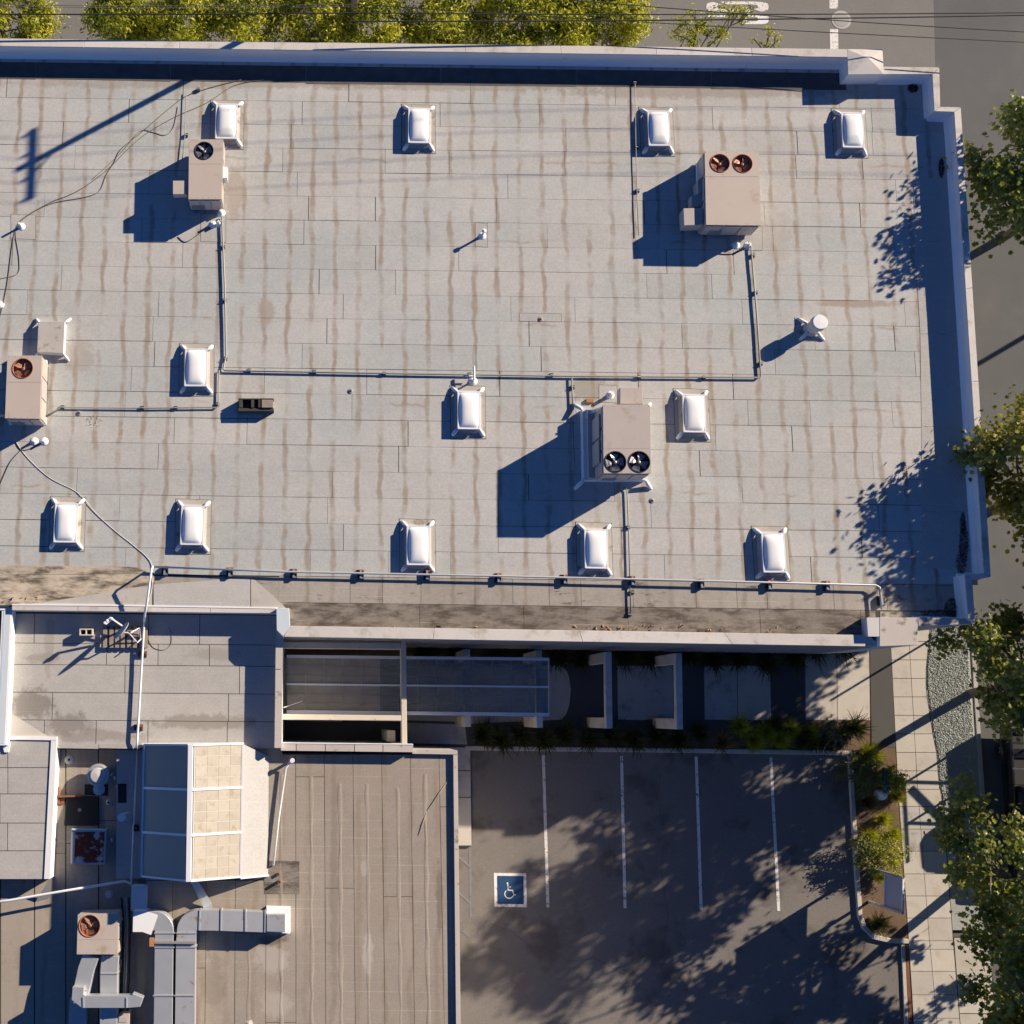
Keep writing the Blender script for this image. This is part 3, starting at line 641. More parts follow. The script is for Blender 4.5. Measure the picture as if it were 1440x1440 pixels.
# square repair patches laid over the sheets
for u0, v0, u1, v1 in ((15, 301, 50, 336), (668, 313, 686, 347), (842, 541, 868, 566), (1040, 318, 1072, 352), (282, 300, 318, 340), (730, 440, 790, 452)):
    sheet([AB(u0, v0), AB(u1, v0 + 1), AB(u1, v1 + 1), AB(u0, v1)], ZR + .001, deck, 'seam', name='patch_edge', thick=.004)
    sheet([AB(u0 + .5, v0 + .5), AB(u1 - .5, v0 + 1.5), AB(u1 - .5, v1 + .5), AB(u0 + .5, v1 - .5)], ZR + .005, deck, 'roof_plain', name='repair_patch', thick=.004)
# parapets: stucco wall + coping pieces, with a small cant at the foot
def parapet(o_px, i_px, zt, mcop='coping', cant=True, mwall='white_coat', cop=.05, every=3.4, zb=ZR - .1, bld=None):
    bld = bld or mainb
    """o_px/i_px: outer and inner top edges (same count) as photo pixels at height zt"""
    O = [P(u, v, zt).xy for u, v in o_px]; I = [P(u, v, zt).xy for u, v in i_px]
    for k in range(len(O) - 1):
        q = [O[k], O[k + 1], I[k + 1], I[k]]
        par = B(MB().prism(q, zb, zt - cop, bot=False), 'parapet', mwall, bld)
        L = (Vector(O[k + 1]) - Vector(O[k])).length; n = max(1, round(L / every))
        for j in range(n):
            g0 = .004 / max(L, .1); t0, t1 = j / n + g0, (j + 1) / n - g0
            qq = [Vector(O[k]).lerp(O[k + 1], t0), Vector(O[k]).lerp(O[k + 1], t1), Vector(I[k]).lerp(I[k + 1], t1), Vector(I[k]).lerp(I[k + 1], t0)]
            # coping overhangs 12 mm either side
            d = (qq[0] - qq[3]).normalized() * .012
            qq = [qq[0] + d, qq[1] + d, qq[2] - d, qq[3] - d]
            co = B(MB().prism(qq, zt - cop + .001, zt + U(0, .004), bot=True), 'coping', mcop, par)
            bevel(co, .008, 1)
        if cant:
            i0, i1 = Vector(I[k]), Vector(I[k + 1]); o0 = Vector(O[k])
            d = (i1 - i0).normalized(); nn = Vector((-d.y, d.x))
            if nn.dot(i0 - o0) < 0: nn = -nn
            w = .10; a0, a1 = i0 + nn * w, i1 + nn * w
            B(MB().add([(*i0, ZR - .02), (*i1, ZR - .02), (*a1, ZR - .02), (*a0, ZR - .02), (*i0, ZR + .16), (*i1, ZR + .16)], [(3, 2, 5, 4), (0, 4, 5, 1), (0, 3, 4), (1, 5, 2)]), 'cant_strip', mwall, par)
parapet([(-150, 52.5), (1191, 69.5)], [(-150, 62.5), (1192, 80)], ZPN)
# corner block with a hipped cap
blk = px([(1191.5, 69.2), (1241, 69), (1243, 104), (1193, 104.5)], ZPN)
par = B(MB().prism([p.xy for p in blk], ZR - .1, ZPN - .02, bot=False), 'parapet', 'white_coat', mainb)
cc = (blk[0] + blk[2]) / 2; cc = lerp(cc, blk[1], .12)
vs_ = [(*p.xy, ZPN - .02) for p in blk] + [(*p.xy, ZPN) for p in blk] + [(cc.x, cc.y, ZPN + .10)]
B(MB().add(vs_, [(0, 1, 5, 4), (1, 2, 6, 5), (2, 3, 7, 6), (3, 0, 4, 7), (4, 5, 8), (5, 6, 8), (6, 7, 8), (7, 4, 8)]), 'coping', 'coping', par)
parapet([(1243, 94.2), (1320.5, 95.2)], [(1243, 104), (1311, 104)], ZP)
parapet([(1320.5, 95.4), (1321.8, 150.2)], [(1311.3, 104.2), (1314.2, 156)], ZP)
parapet([(1322, 150.4), (1350.5, 151)], [(1314.4, 156.2), (1342, 157)], ZP)
parapet([(1350.7, 151.3), (1393, 811)], [(1342.2, 157.3), (1384, 806)], ZP)
parapet([(1393, 811.3), (1367, 815)], [(1384, 806.3), (1357, 808)], ZP)
parapet([(1367, 815.3), (1371, 876)], [(1357, 808.3), (1362, 870)], ZP)
parapet([(1371, 877), (1291, 880)], [(1362, 870.3), (1291, 868.5)], 5.62, 'coping_old')
blk = px([(1237, 868.3), (1290.6, 868.4), (1290.6, 907), (1237, 909)], 5.62)
par = B(MB().prism([p.xy for p in blk], ZR - .1, 5.58, bot=False), 'parapet', 'white_coat', mainb)
bevel(B(MB().prism([p.xy for p in blk], 5.581, 5.62), 'coping', 'coping_old', par), .008, 1)
blk = px([(1219, 868.5), (1236.6, 868.3), (1236.6, 895), (1221, 895)], 5.62)
par = B(MB().prism([p.xy for p in blk], ZR - .1, 5.615, bot=False), 'parapet', 'stucco', mainb)
parapet([(399, 895), (1240, 909)], [(407, 880.5), (1222, 893.5)], ZS, 'coping', cant=False, every=4.6, mwall='wall_dark', zb=RD)
# corner block on the lower wing and the ledge along the lower roof
blk = px([(388.5, 856), (406.5, 855), (408, 881), (398, 895), (389, 886)], ZS)
par = B(MB().prism([p.xy for p in blk], ZL - .2, ZS - .02, bot=False), 'parapet', 'white_coat', mainb)
bevel(B(MB().prism([p.xy for p in blk], ZS - .02, ZS + .004), 'coping', 'pale_coat', par), .01, 1)
for i in range(4):
    u0, u1 = 17 + i * 93, 17 + (i + 1) * 93 - .6
    B(MB().prism([p.xy for p in px([(u0, 851.2 + u0 * .012), (u1, 851.2 + u1 * .012), (u1, 857.6 + u1 * .012), (u0, 857.6 + u0 * .012)], ZR + .05)], ZL - .1, ZR + .05, bot=False), 'ledge', 'coping', mainb)
B(MB().ribbon([p.xy for p in px([(17, 850.3), (150, 851), (390, 855)], ZR + .06)], .05, ZR - .05, ZR + .065), 'ledge_flashing', 'mastic', mainb)
# crickets that throw water past the lower wing
B(MB().add([tuple(P(20, 852, ZR + .045)), tuple(P(214, 852.5, ZR + .045)), tuple(P(214, 822, ZR + .004)), tuple(P(120, 838, ZR + .002)), tuple(P(60, 847, ZR + .002))], [(0, 1, 2, 3, 4)][:1]), 'cricket', 'patch', deck)
B(MB().add([tuple(P(216, 852.5, ZR + .045)), tuple(P(352, 854, ZR + .045)), tuple(P(352, 812, ZR + .005)), tuple(P(216, 822, ZR + .004))], [(0, 1, 2, 3)]), 'cricket', 'roof_plain', deck)
B(MB().add([tuple(P(353, 854, ZR + .045)), tuple(P(403, 856, ZR + .012)), tuple(P(378, 832, ZR + .003)), tuple(P(353, 811, ZR + .004))], [(0, 1, 2, 3)]), 'cricket', 'patch', deck)

# ------------------------------------------------------------------ lower wing with courtyard
wing = T('lower_wing', 'lower flat roofed wing with white edged decks and a brown roof', 'building', P(300, 1200, 0))
def XYp(x, y): return (x, y)
def sh_px(pts, z, par, m, **k): return sheet([tuple(p.xy) for p in px(pts, z)], z, par, m, xy=XYp, **k)
# bodies
lowq = px([(-150, 850), (392, 856), (396, 1052), (345, 1052), (-150, 1052)], ZL)
B(MB().prism([p.xy for p in lowq], RD, ZL - .02, bot=False), 'wall', 'stucco', wing)
brq = px([(-150, 1052), (640, 1057), (646, 1640), (-150, 1640)], ZPIT)
B(MB().prism([p.xy for p in px([(-150, 1053), (350, 1053), (350, 1640), (-150, 1640)], ZPIT)], RD, ZPIT - .02, bot=False), 'wall', 'stucco', wing)
brown = px([(378, 1060), (642, 1060), (647, 1640), (205, 1640), (205, 1237), (378, 1237)], ZB)
B(MB().prism([p.xy for p in brown], RD, ZB - .02, bot=False), 'wall', 'stucco', wing)
dk = B(MB().prism([p.xy for p in lowq], ZL - .019, ZL - .010, bot=False, inset=.03), 'roof_deck', 'seam', wing)
# lower deck rows
rw = [862, 904, 934, 973, 1012, 1050]
for i in range(len(rw) - 1):
    u = 20 + U(-60, 0)
    while u < 388:
        u2 = u + random.choice([72, 110, 135, 160]) ; u2 = 391 if 391 - u2 < 30 else u2
        o = lambda uu, vv: (uu - (vv - 860) * .03 * (1 - (uu - 10) / 380), vv + uu * .008)
        sh_px([o(max(u, 4) + .5, rw[i] + .5), o(u2 - .5, rw[i] + .5), o(u2 - .5, rw[i + 1] - .4), o(max(u, 4) + .5, rw[i + 1] - .4)], ZL + U(-.004, 0), dk, 'roof_low', jag=.003)
        u = u2
# west parapet of the lower deck
wp = T0 = None
def wallpiece(q, z0, z1, m, cap=None, capm=None, name='parapet', b=.006):
    w = B(MB().prism([p.xy for p in px(q, z1)], z0, z1, bot=False), name, m, wing)
    if cap: B(MB().prism([p.xy for p in px(cap, z1)], z1 - .01, z1 + .008, bot=False), 'coping', capm, w)
    return w
wallpiece([(3, 853), (17.5, 853), (9, 1048), (-6, 1048)], ZPIT, ZLP, 'white_coat', [(5, 857), (15, 857), (6.5, 1046), (-3, 1046)], 'pale_coat')
wallpiece([(-2, 842), (22, 847), (20, 858), (-1, 858)], ZL, ZLP + .02, 'mastic', name='corner_patch')
B(MB().add([tuple(P(16, 870, ZL + .25)), tuple(P(22, 870, ZL - .005)), tuple(P(14, 1046, ZL - .005)), tuple(P(8, 1046, ZL + .25))], [(0, 1, 2, 3)]), 'cant_strip', 'white_coat', wing)
# diagonal cricket at the deck corner
B(MB().add([tuple(P(16, 1003, ZL + .012)), tuple(P(72, 1038, ZL + .012)), tuple(P(14, 1038, ZL + .10))], [(0, 2, 1)]), 'cricket', 'patch', dk)
# east parapet of the lower deck, its coping in pieces
for v0, v1 in ((888, 941), (942, 1052)):
    f = lambda v: 388 - (v - 890) * .012
    wallpiece([(f(v0), v0), (f(v0) + 9.5, v0), (f(v1) + 9.5, v1), (f(v1), v1)], 0, ZLP, 'white_coat', [(f(v0), v0 + .3), (f(v0) + 10, v0 + .3), (f(v1) + 10, v1 - .3), (f(v1), v1 - .3)], 'coping_old')
# south edge of lower deck above the sunken roof
for u0, u1 in ((78, 138), (139, 197)):
    wallpiece([(u0, 1046), (u1, 1046.5), (u1, 1053), (u0, 1052)], ZPIT, ZL + .012, 'roof_low', name='deck_edge')
# raised slab west, white edged
slabd = B(MB().prism([p.xy for p in px([(-150, 1040), (72, 1040), (62, 1236), (-150, 1236)], ZL + .05)], ZPIT, ZL + .05, bot=False), 'raised_deck', 'seam', wing)
for v0, v1 in ((1041, 1079), (1080, 1116), (1117, 1157), (1158, 1196), (1197, 1236)):
    e = lambda v: 71.5 - (v - 1041) * .05
    for u0, u1 in ((-140, U(-20, 12)), (None, None)):
        if u0 is None: u0, u1 = x1, None
        x1 = u1
        sh_px([(u0 + .5, v0), ((u1 or e(v0)) - .5, v0), ((u1 or e(v1)) - .5, v1), (u0 + .5, v1)], ZL + .062, slabd, 'roof_low', jag=.002)
wallpiece([(72, 1038), (80, 1038), (70, 1236), (62, 1236)], ZPIT, ZL + .10, 'white_coat')
wallpiece([(8, 1035), (80, 1036), (80, 1041), (8, 1040)], ZL - .02, ZL + .11, 'mastic', name='corner_patch')
wallpiece([(3, 1046), (14, 1046), (12, 1058), (6, 1058)], ZL - .02, ZL + .125, 'mastic', name='corner_patch')
B(MB().add([tuple(P(70, 1235, ZL + .02)), tuple(P(50, 1268, ZPIT + .02)), tuple(P(70, 1262, ZPIT + .02))], [(0, 1, 2)]), 'cricket', 'patch', wing)
# sunken roof around the machinery
pit = B(MB().prism([p.xy for p in px([(-150, 1053), (215, 1053), (215, 1640), (-150, 1640)], ZPIT)], ZPIT - .019, ZPIT - .010, bot=False), 'roof_deck', 'seam', wing)
for u0, u1 in ((-150, -60), (-59, 0), (1, 48), (49, 92), (93, 138), (139, 210)):
    for v0, v1 in ((1054, U(1150, 1200)), (None, 1640)):
        if v0 is None: v0 = vv1 + .8
        vv1 = v1
        sh_px([(u0 + .4, v0), (u1 - .4, v0), (u1 - .4, v1), (u0 + .4, v1)], ZPIT + U(-.004, 0), pit, 'roof_brown', jag=.002)
B(MB().prism([p.xy for p in px([(164, 1054), (204, 1054), (198, 1236), (163, 1236)], 4.34)], ZPIT, 4.34, bot=False, inset=.01), 'platform', 'roof_plain', wing)
# brown roof: lengthwise sheets with raised ribs
bd = B(MB().prism([p.xy for p in brown], ZB - .019, ZB - .010, bot=False), 'roof_deck', 'seam', wing)
cols = [205, 243, 290, 331, 374, 416, 457, 498, 539, 580, 621, 641]
for i in range(len(cols) - 1):
    u0, u1 = cols[i] + .35, cols[i + 1] - .35
    v0 = 1061 if u0 > 374 else 1238
    cuts = [v0] + sorted(U(v0 + 30, 1460) for _ in range(random.choice([0, 1, 1]))) + [1640]
    lean = lambda u, v: (u + (v - 1250) * .00010 * (u - 400) * .9, v)
    for j in range(len(cuts) - 1):
        sh_px([lean(u0, cuts[j] + .4), lean(u1, cuts[j] + .4), lean(u1, cuts[j + 1] - .4), lean(u0, cuts[j + 1] - .4)], ZB + U(-.004, 0), bd, 'roof_brown', jag=.004)
    if i > 2:
        um = (u0 + u1) / 2 + U(-3, 3); pts = []
        for v in np.arange(v0 + U(5, 60), 1478, 18): pts.append(P(*lean(um + U(-.9, .9), v), ZB))
        mb = MB(); prev = None
        for k, p in enumerate(pts):
            w = .06 + .02 * math.sin(k); hh = .012 + .008 * math.sin(k * 1.7)
            mb.v += [(p.x - w, p.y, ZB - .002), (p.x, p.y, ZB + hh), (p.x + w, p.y, ZB - .002)]
            if k: o_ = 3 * k; mb.f += [(o_ - 3, o_ - 2, o_ + 1, o_), (o_ - 2, o_ - 1, o_ + 2, o_ + 1)]
        B(mb, 'ridge_blister', 'roof_brown', bd, smooth=True)
sh_px([(342, 1049), (397, 1050), (397, 1066), (342, 1066)], ZB + .003, bd, 'roof_brown')
# diagonal wrinkles at its corner, pale worn patches
def blob(cu, cv, ru, rv, z, n=40, jag=.10):
    ph = [U(0, 6.28) for _ in range(6)]
    w = lambda t: 1 + jag * sum(math.sin((k + 2) * t + ph[k]) / (1 + .35 * k) for k in range(6))
    return [P(cu + ru * w(t) * math.cos(t), cv + rv * w(t) * math.sin(t), z).xy for t in [2 * math.pi * k / n for k in range(n)]]
for a, b_ in (((632, 1095), (600, 1140)), ((600, 1142), (588, 1175))):
    p0, p1 = P(*a, ZB + .004), P(*b_, ZB + .004); B(MB().tube([p0, lerp(p0, p1, .5) + Vector((0, 0, .004)), p1], [.006, .02, .006], 6), 'wrinkle', 'roof_brown', bd, smooth=True)
B(MB().prism([p.xy for p in px([(370, 1210), (421, 1211), (421, 1257), (372, 1257)], ZB)], ZB, ZB + .006, bot=False), 'sump', 'roof_dirty', bd)
# edges of the brown roof
wallpiece([(637.5, 1058), (643.5, 1058), (650, 1640), (643.5, 1640)], 0, ZB + .11, 'coping_old', [(637.5, 1060), (643, 1060), (649.5, 1640), (643.5, 1640)], 'coping_old')
wallpiece([(580, 1054.5), (643.5, 1055.5), (643.5, 1061), (580, 1060)], 0, ZB + .13, 'coping_old')
for u0, u1 in ((395, 416), (417, 457), (458, 498), (499, 538), (539, 581)):
    wallpiece([(u0, 1045.5 + (u0 - 395) * .012), (u1, 1045.5 + (u1 - 395) * .012), (u1, 1055.5 + (u1 - 395) * .012), (u0, 1055.5 + (u0 - 395) * .012)], 0, ZB + .36, 'coping_old')
wallpiece([(395, 1044.2), (581, 1046.2), (581, 1047.4), (395, 1045.4)], ZB, ZB + .375, 'white_coat', name='drip_edge')

# courtyard beams, a thing of their own
bf = T('beam_frame', 'concrete beam frame over the courtyard, half in sun half in shade', 'beam frame', P(480, 980, 0))
ZBM = 3.80
def beam(q, z1=ZBM, d=.42, nm='beam'):
    return bevel(B(MB().prism([p.xy for p in px(q, z1)], z1 - d, z1), nm, 'concrete_beam', bf), .012, 2)
beam([(398.5, 902.5), (563, 904), (563, 913), (398.5, 911.5)])
beam([(563.5, 901.5), (571, 901.5), (572.5, 1046), (565, 1046)], ZBM + .003)
beam([(396.5, 1004), (564.3, 1006), (564.3, 1013.5), (396.5, 1012)])
bt_ = P(560, 1030, ZBM - .42)
B(MB().box(bt_.x - .35, bt_.y - .3, 0, bt_.x - .1, bt_.y + .05, ZBM - .43), 'post', 'concrete_beam', bf)

# glazed canopy on the portal frames
cn = T('glazed_canopy', 'flat glazed canopy with pale metal bars over the entrance walk', 'canopy', P(600, 965, 0))
ZC = 3.02
def cq(u, v): return P(u, v, ZC)
CU0, CU1, CV0, CVM, CV1 = 403, 771, 923, 962, 1001
sl = lambda u: (u - 403) * .011
ncol = 14
for half, (va, vb, nr_) in enumerate(((CV0, CVM, 3), (CVM, CV1, 3))):
    for i in range(ncol):
        for j in range(nr_):
            u0, u1 = lerp(CU0, CU1, i / ncol) + .3, lerp(CU0, CU1, (i + 1) / ncol) - .3
            v0, v1 = lerp(va, vb, j / nr_) + .3 + sl(u0), lerp(va, vb, (j + 1) / nr_) - .3 + sl(u0)
            B(MB().prism([p.xy for p in px([(u0, v0), (u1, v0), (u1, v1), (u0, v1)], ZC)], ZC - .012, ZC, bot=True), 'pane', 'canopy_glass_bounce_lit' if i < 5 else 'canopy_glass', cn)
for i in range(1, ncol):
    u = lerp(CU0, CU1, i / ncol); B(MB().bar(cq(u, CV0 + sl(u)) - Vector((0, 0, .03)), cq(u, CV1 + sl(u)) - Vector((0, 0, .03)), .014, .03), 'muntin', 'pipe', cn)
for v in (936, 949, 975, 988):
    B(MB().bar(cq(CU0, v) - Vector((0, 0, .032)), cq(CU1, v + sl(CU1)) - Vector((0, 0, .032)), .012, .03), 'muntin', 'pipe', cn)
for v, w in ((CV0, .10), (CVM, .06), (CV1, .12)):
    B(MB().bar(cq(CU0, v), cq(CU1 + 1, v + sl(CU1)), w, .09), 'rail', 'alu', cn)
B(MB().bar(cq(CU1 + .5, CV0 + 3), cq(CU1 + .5, CV1 + 5), .03, .08), 'rail', 'alu', cn)
for a, b_ in (((420, 925), (530, 962)), ((398, 995), (530, 960)), ((530, 962), (640, 1000))):
    B(MB().tube([P(*a, ZC - .3), P(*b_, ZC - .25)], .012, 6), 'tie_rod', 'pipe_grey', cn)
ro = B(MB().bar(P(399, 995, ZC + .55), P(425, 986, ZC + .3), .025), 'tie_rod', 'alu', cn)
B(MB().bar(P(640, 927, ZC + .2), P(661, 922, ZC + .25), .03), 'tie_rod', 'alu', cn)

# portal frames along the walk
def portal(u, label, z=2.82, v0=913, v1=1022, w=9.0):
    v0 += (u - 650) * .018; v1 += (u - 650) * .012
    t = T('portal_frame', label, 'portal frame', P(u, 965, 0), 'pale portal frames over the walk')
    q = px([(u, v0), (u + w, v0), (u + w + 1.5, v1), (u + 1.5, v1)], z)
    bm_ = bevel(B(MB().prism([p.xy for p in q], z - .28, z), 'beam', 'coping', t), .012)
    for s, (a, b) in enumerate(((q[0], q[1]), (q[3], q[2]))):
        sg = -1 if s == 0 else 1
        bevel(B(MB().prism([(a.x + .005, a.y), (b.x - .005, b.y), (b.x - .005, b.y + sg * .36), (a.x + .005, a.y + sg * .36)], -.1, z - .281), 'post', 'coping', t), .012)
portal(652, 'pale portal frame passing below the glazed canopy beside the concrete beam frame')
portal(753, 'pale portal frame holding the free end of the glazed canopy')
portal(851, 'pale portal frame standing clear of the glazed canopy, next beyond its end')
portal(950, 'pale portal frame furthest along the walk from the glazed canopy')

# ------------------------------------------------------------------ ridge skylight on the wing
rs = T('ridge_skylight', 'gabled ridge skylight, panels coloured grey as shaded one side and cream as sunlit other', 'skylight', P(268, 1140, ZPIT))
ZE, ZG = 5.30, 6.30
EV = {k: P(u, v, ZE) for k, (u, v) in dict(nw=(203, 1046.5), ne=(341, 1045), sw=(199.5, 1233), se=(338, 1233.5)).items()}
RN, RS = P(268, 1046.5, ZG), P(265, 1241, ZG)
RN.y = (EV['nw'].y + EV['ne'].y) / 2; RS.y = (EV['sw'].y + EV['se'].y) / 2
B(MB().prism([EV[k].xy for k in ('nw', 'ne', 'se', 'sw')], ZPIT, ZE - .03, bot=False), 'curb', 'roof_plain', rs)
mb = MB(); vsx = [tuple(EV['nw']), tuple(EV['ne']), tuple(RN), tuple(EV['sw']), tuple(EV['se']), tuple(RS)]
dz = Vector((0, 0, .03))
mb.add([Vector(v) - dz for v in vsx], [(0, 1, 2), (3, 5, 4), (0, 2, 5, 3), (1, 4, 5, 2)]); B(mb, 'gable_frame', 'alu', rs)
def slope_q(e0, e1, r0, r1, t0, t1, s0, s1, lift):   # bilinear patch on a slope
    f = lambda t, s: lerp(lerp(e0, e1, t), lerp(r0, r1, t), s)
    n = (e1 - e0).cross(r0 - e0).normalized(); n = n if n.z > 0 else -n
    return [f(t0, s0) + n * lift, f(t1, s0) + n * lift, f(t1, s1) + n * lift, f(t0, s1) + n * lift]
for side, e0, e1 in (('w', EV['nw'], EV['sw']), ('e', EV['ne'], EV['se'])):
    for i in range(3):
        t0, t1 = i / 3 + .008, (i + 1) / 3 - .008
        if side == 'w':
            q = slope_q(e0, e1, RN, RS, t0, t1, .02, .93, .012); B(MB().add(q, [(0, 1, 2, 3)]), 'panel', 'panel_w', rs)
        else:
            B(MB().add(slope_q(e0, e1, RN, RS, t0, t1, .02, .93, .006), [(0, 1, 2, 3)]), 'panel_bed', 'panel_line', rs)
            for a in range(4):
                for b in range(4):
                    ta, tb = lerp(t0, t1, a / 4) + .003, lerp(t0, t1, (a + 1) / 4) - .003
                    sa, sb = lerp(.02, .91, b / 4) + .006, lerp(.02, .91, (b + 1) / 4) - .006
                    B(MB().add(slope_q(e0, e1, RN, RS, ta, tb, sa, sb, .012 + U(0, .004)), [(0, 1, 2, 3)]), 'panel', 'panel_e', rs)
    for i in range(4):
        t = min(max(i / 3, .004), .996); q = slope_q(e0, e1, RN, RS, t, t + .001, .0, .96, .02)
        B(MB().bar(q[0], q[3], .075 if 0 < i < 3 else .06, .045), 'rafter_bar', 'alu', rs)
    q = slope_q(e0, e1, RN, RS, 0, 1, 0, .02, .02); B(MB().bar(q[0], q[1], .06, .05), 'eave_bar', 'alu', rs)
B(MB().bar(RN + dz, RS + dz, .14, .07), 'ridge_cap', 'alu', rs)
# sunlit apron on the brown roof side
B(MB().add([tuple(P(341.5, 1046, ZE - .22)), tuple(P(338.5, 1233.5, ZE - .22)), tuple(P(377, 1230, ZB + .01)), tuple(P(378, 1064, ZB + .01)), tuple(P(338.5, 1235, ZB)), tuple(P(341.5, 1046, ZB))], [(0, 1, 2, 3), (1, 4, 2), (0, 3, 5)]), 'apron', 'roof_plain', rs)
B(MB().bar(P(338, 1235, ZE - .2), P(378, 1231, ZB + .06), .05), 'drip_edge', 'alu', rs)
B(MB().prism([p.xy for p in px([(344, 1052), (378, 1060), (378, 1240), (340, 1240)], ZB)], ZPIT, ZB - .02, bot=False), 'apron_base', 'roof_brown', rs)
# gable flashing onto lower deck
B(MB().bar(P(200, 1046, ZL + .1), P(343, 1045, ZL + .1), .05, .1), 'flashing', 'mastic', rs)

# ------------------------------------------------------------------ domed skylights
SKW, SKL, SKH = .72, 1.27, .26
def rrect(w, l, r, n=4):
    out = []
    for cx, cy, a in ((w / 2 - r, l / 2 - r, 0), (-w / 2 + r, l / 2 - r, 90), (-w / 2 + r, -l / 2 + r, 180), (w / 2 - r, -l / 2 + r, 270)):
        for k in range(n + 1):
            t = math.radians(a + 90 * k / n); out.append((cx + r * math.cos(t), cy + r * math.sin(t)))
    return out
def make_skylight():
    t = T('domed_skylight', '-', 'skylight', (0, 0, 0), 'white domed skylights on the main roof')
    pw, pl = SKW + .42, SKL + .50
    pp = [(-pw / 2, -pl / 2 - .04), (pw / 2 + .02, -pl / 2 - .02), (pw / 2, pl / 2), (-pw / 2 - .02, pl / 2 + .02)]
    B(MB().prism([(x * 1.022, y * 1.014) for x, y in pp], .001, .006, bot=False), 'sealant', 'seam', t)
    B(MB().prism(pp, .002, .010, bot=False), 'base_sheet', 'patch', t)
    mb = MB(); z = SKH - .05
    b0 = [(-SKW / 2 - .09, -SKL / 2 - .10), (SKW / 2 + .09, -SKL / 2 - .10), (SKW / 2 + .09, SKL / 2 + .10), (-SKW / 2 - .09, SKL / 2 + .10)]
    b1 = [(-SKW / 2 + .01, -SKL / 2 + .01), (SKW / 2 - .01, -SKL / 2 + .01), (SKW / 2 - .01, SKL / 2 - .01), (-SKW / 2 + .01, SKL / 2 - .01)]
    mb.add([(*p, .008) for p in b0] + [(*p, .08) for p in b1] + [(*p, z) for p in b1], [(i, (i + 1) % 4, 4 + (i + 1) % 4, 4 + i) for i in range(4)] + [(4 + i, 4 + (i + 1) % 4, 8 + (i + 1) % 4, 8 + i) for i in range(4)])
    B(mb, 'curb', 'patch', t)
    fr = MB(); o_, i_ = rrect(SKW + .03, SKL + .03, .03), rrect(SKW - .07, SKL - .07, .03)
    n = len(o_); fr.add([(*p, z) for p in o_] + [(*p, SKH) for p in o_] + [(*p, SKH) for p in i_] + [(*p, z) for p in i_],
        [f for k in range(n) for f in ((k, (k + 1) % n, n + (k + 1) % n, n + k), (n + k, n + (k + 1) % n, 2 * n + (k + 1) % n, 2 * n + k), (2 * n + k, 2 * n + (k + 1) % n, 3 * n + (k + 1) % n, 3 * n + k))])
    B(fr, 'frame', 'alu', t)
    N, Mm = 14, 20; V = []; Fc = []
    for j in range(Mm + 1):
        for i in range(N + 1):
            x = (i / N * 2 - 1); y = (j / Mm * 2 - 1)
            h = (max(0, (1 - abs(x) ** 2.6)) * max(0, (1 - abs(y) ** 3.2))) ** .62
            V.append((x * (SKW - .06) / 2, y * (SKL - .06) / 2, SKH - .015 + .115 * h))
    for j in range(Mm):
        for i in range(N): a = j * (N + 1) + i; Fc.append((a, a + 1, a + N + 2, a + N + 1))
    mesh_obj('dome', V, Fc, 'acrylic', t, smooth=True)
    for sx in (-1, 1):
        for sy in (-1, 1):
            c0 = Vector((sx * (SKW / 2), sy * (SKL / 2), .17)); c1 = Vector((sx * (SKW / 2 + .09), sy * (SKL / 2 + .10), .06)); c2 = Vector((sx * (SKW / 2 + .17), sy * (SKL / 2 + .19), .012))
            B(MB().tube([c0, c1, c2], [.05, .075, .05], 7), 'corner_flashing', 'mastic', t, smooth=True)
    return t
SKP = [((304, 333, 146, 194), 'white domed skylight touching the single-fan unit with the side box'),
       ((575, 604, 151, 201), 'white domed skylight alone on open roof along the long shaded parapet'),
       ((911.5, 942, 155, 205), 'white domed skylight with a thin conduit along its side, near a two-fan unit'),
       ((1183, 1216, 157, 208), 'white domed skylight near the stepped corner of the parapet'),
       ((261, 290, 490, 543), 'white domed skylight beside the corner where two conduits bend, near the dark crate rack'),
       ((644, 675, 550, 603), 'white domed skylight just below the small tee-shaped vent on the long conduit'),
       ((961, 992, 554, 608), 'white domed skylight beside the tall two-fan unit on the white curb'),
       ((77, 108, 707, 763), 'white domed skylight with the loose white cable over its corner'),
       ((255, 286, 711, 766), 'white domed skylight behind the pipe rail end where the white pipe turns'),
       ((573.5, 603, 740, 793.5), 'white domed skylight by the pipe rail with cracked sealant loops around its base'),
       ((823, 854, 744, 799), 'white domed skylight by the pipe rail at the tip of the tall unit shadow'),
       ((1073, 1104, 748, 806), 'white domed skylight by the pipe rail closest to the leafy tree shadow')]
proto = make_skylight(); RZ = math.atan2(E1.y, E1.x)
for i, (r_, lab) in enumerate(SKP):
    c = P((r_[0] + r_[1]) / 2, (r_[2] + r_[3]) / 2, ZR + SKH); loc = (c.x, c.y, ZR)
    if i == 0: o = proto; o.location = loc; o.rotation_euler = (0, 0, RZ)
    else: o = copy_tree(proto, loc, RZ + U(-.012, .012))
    o['label'] = lab
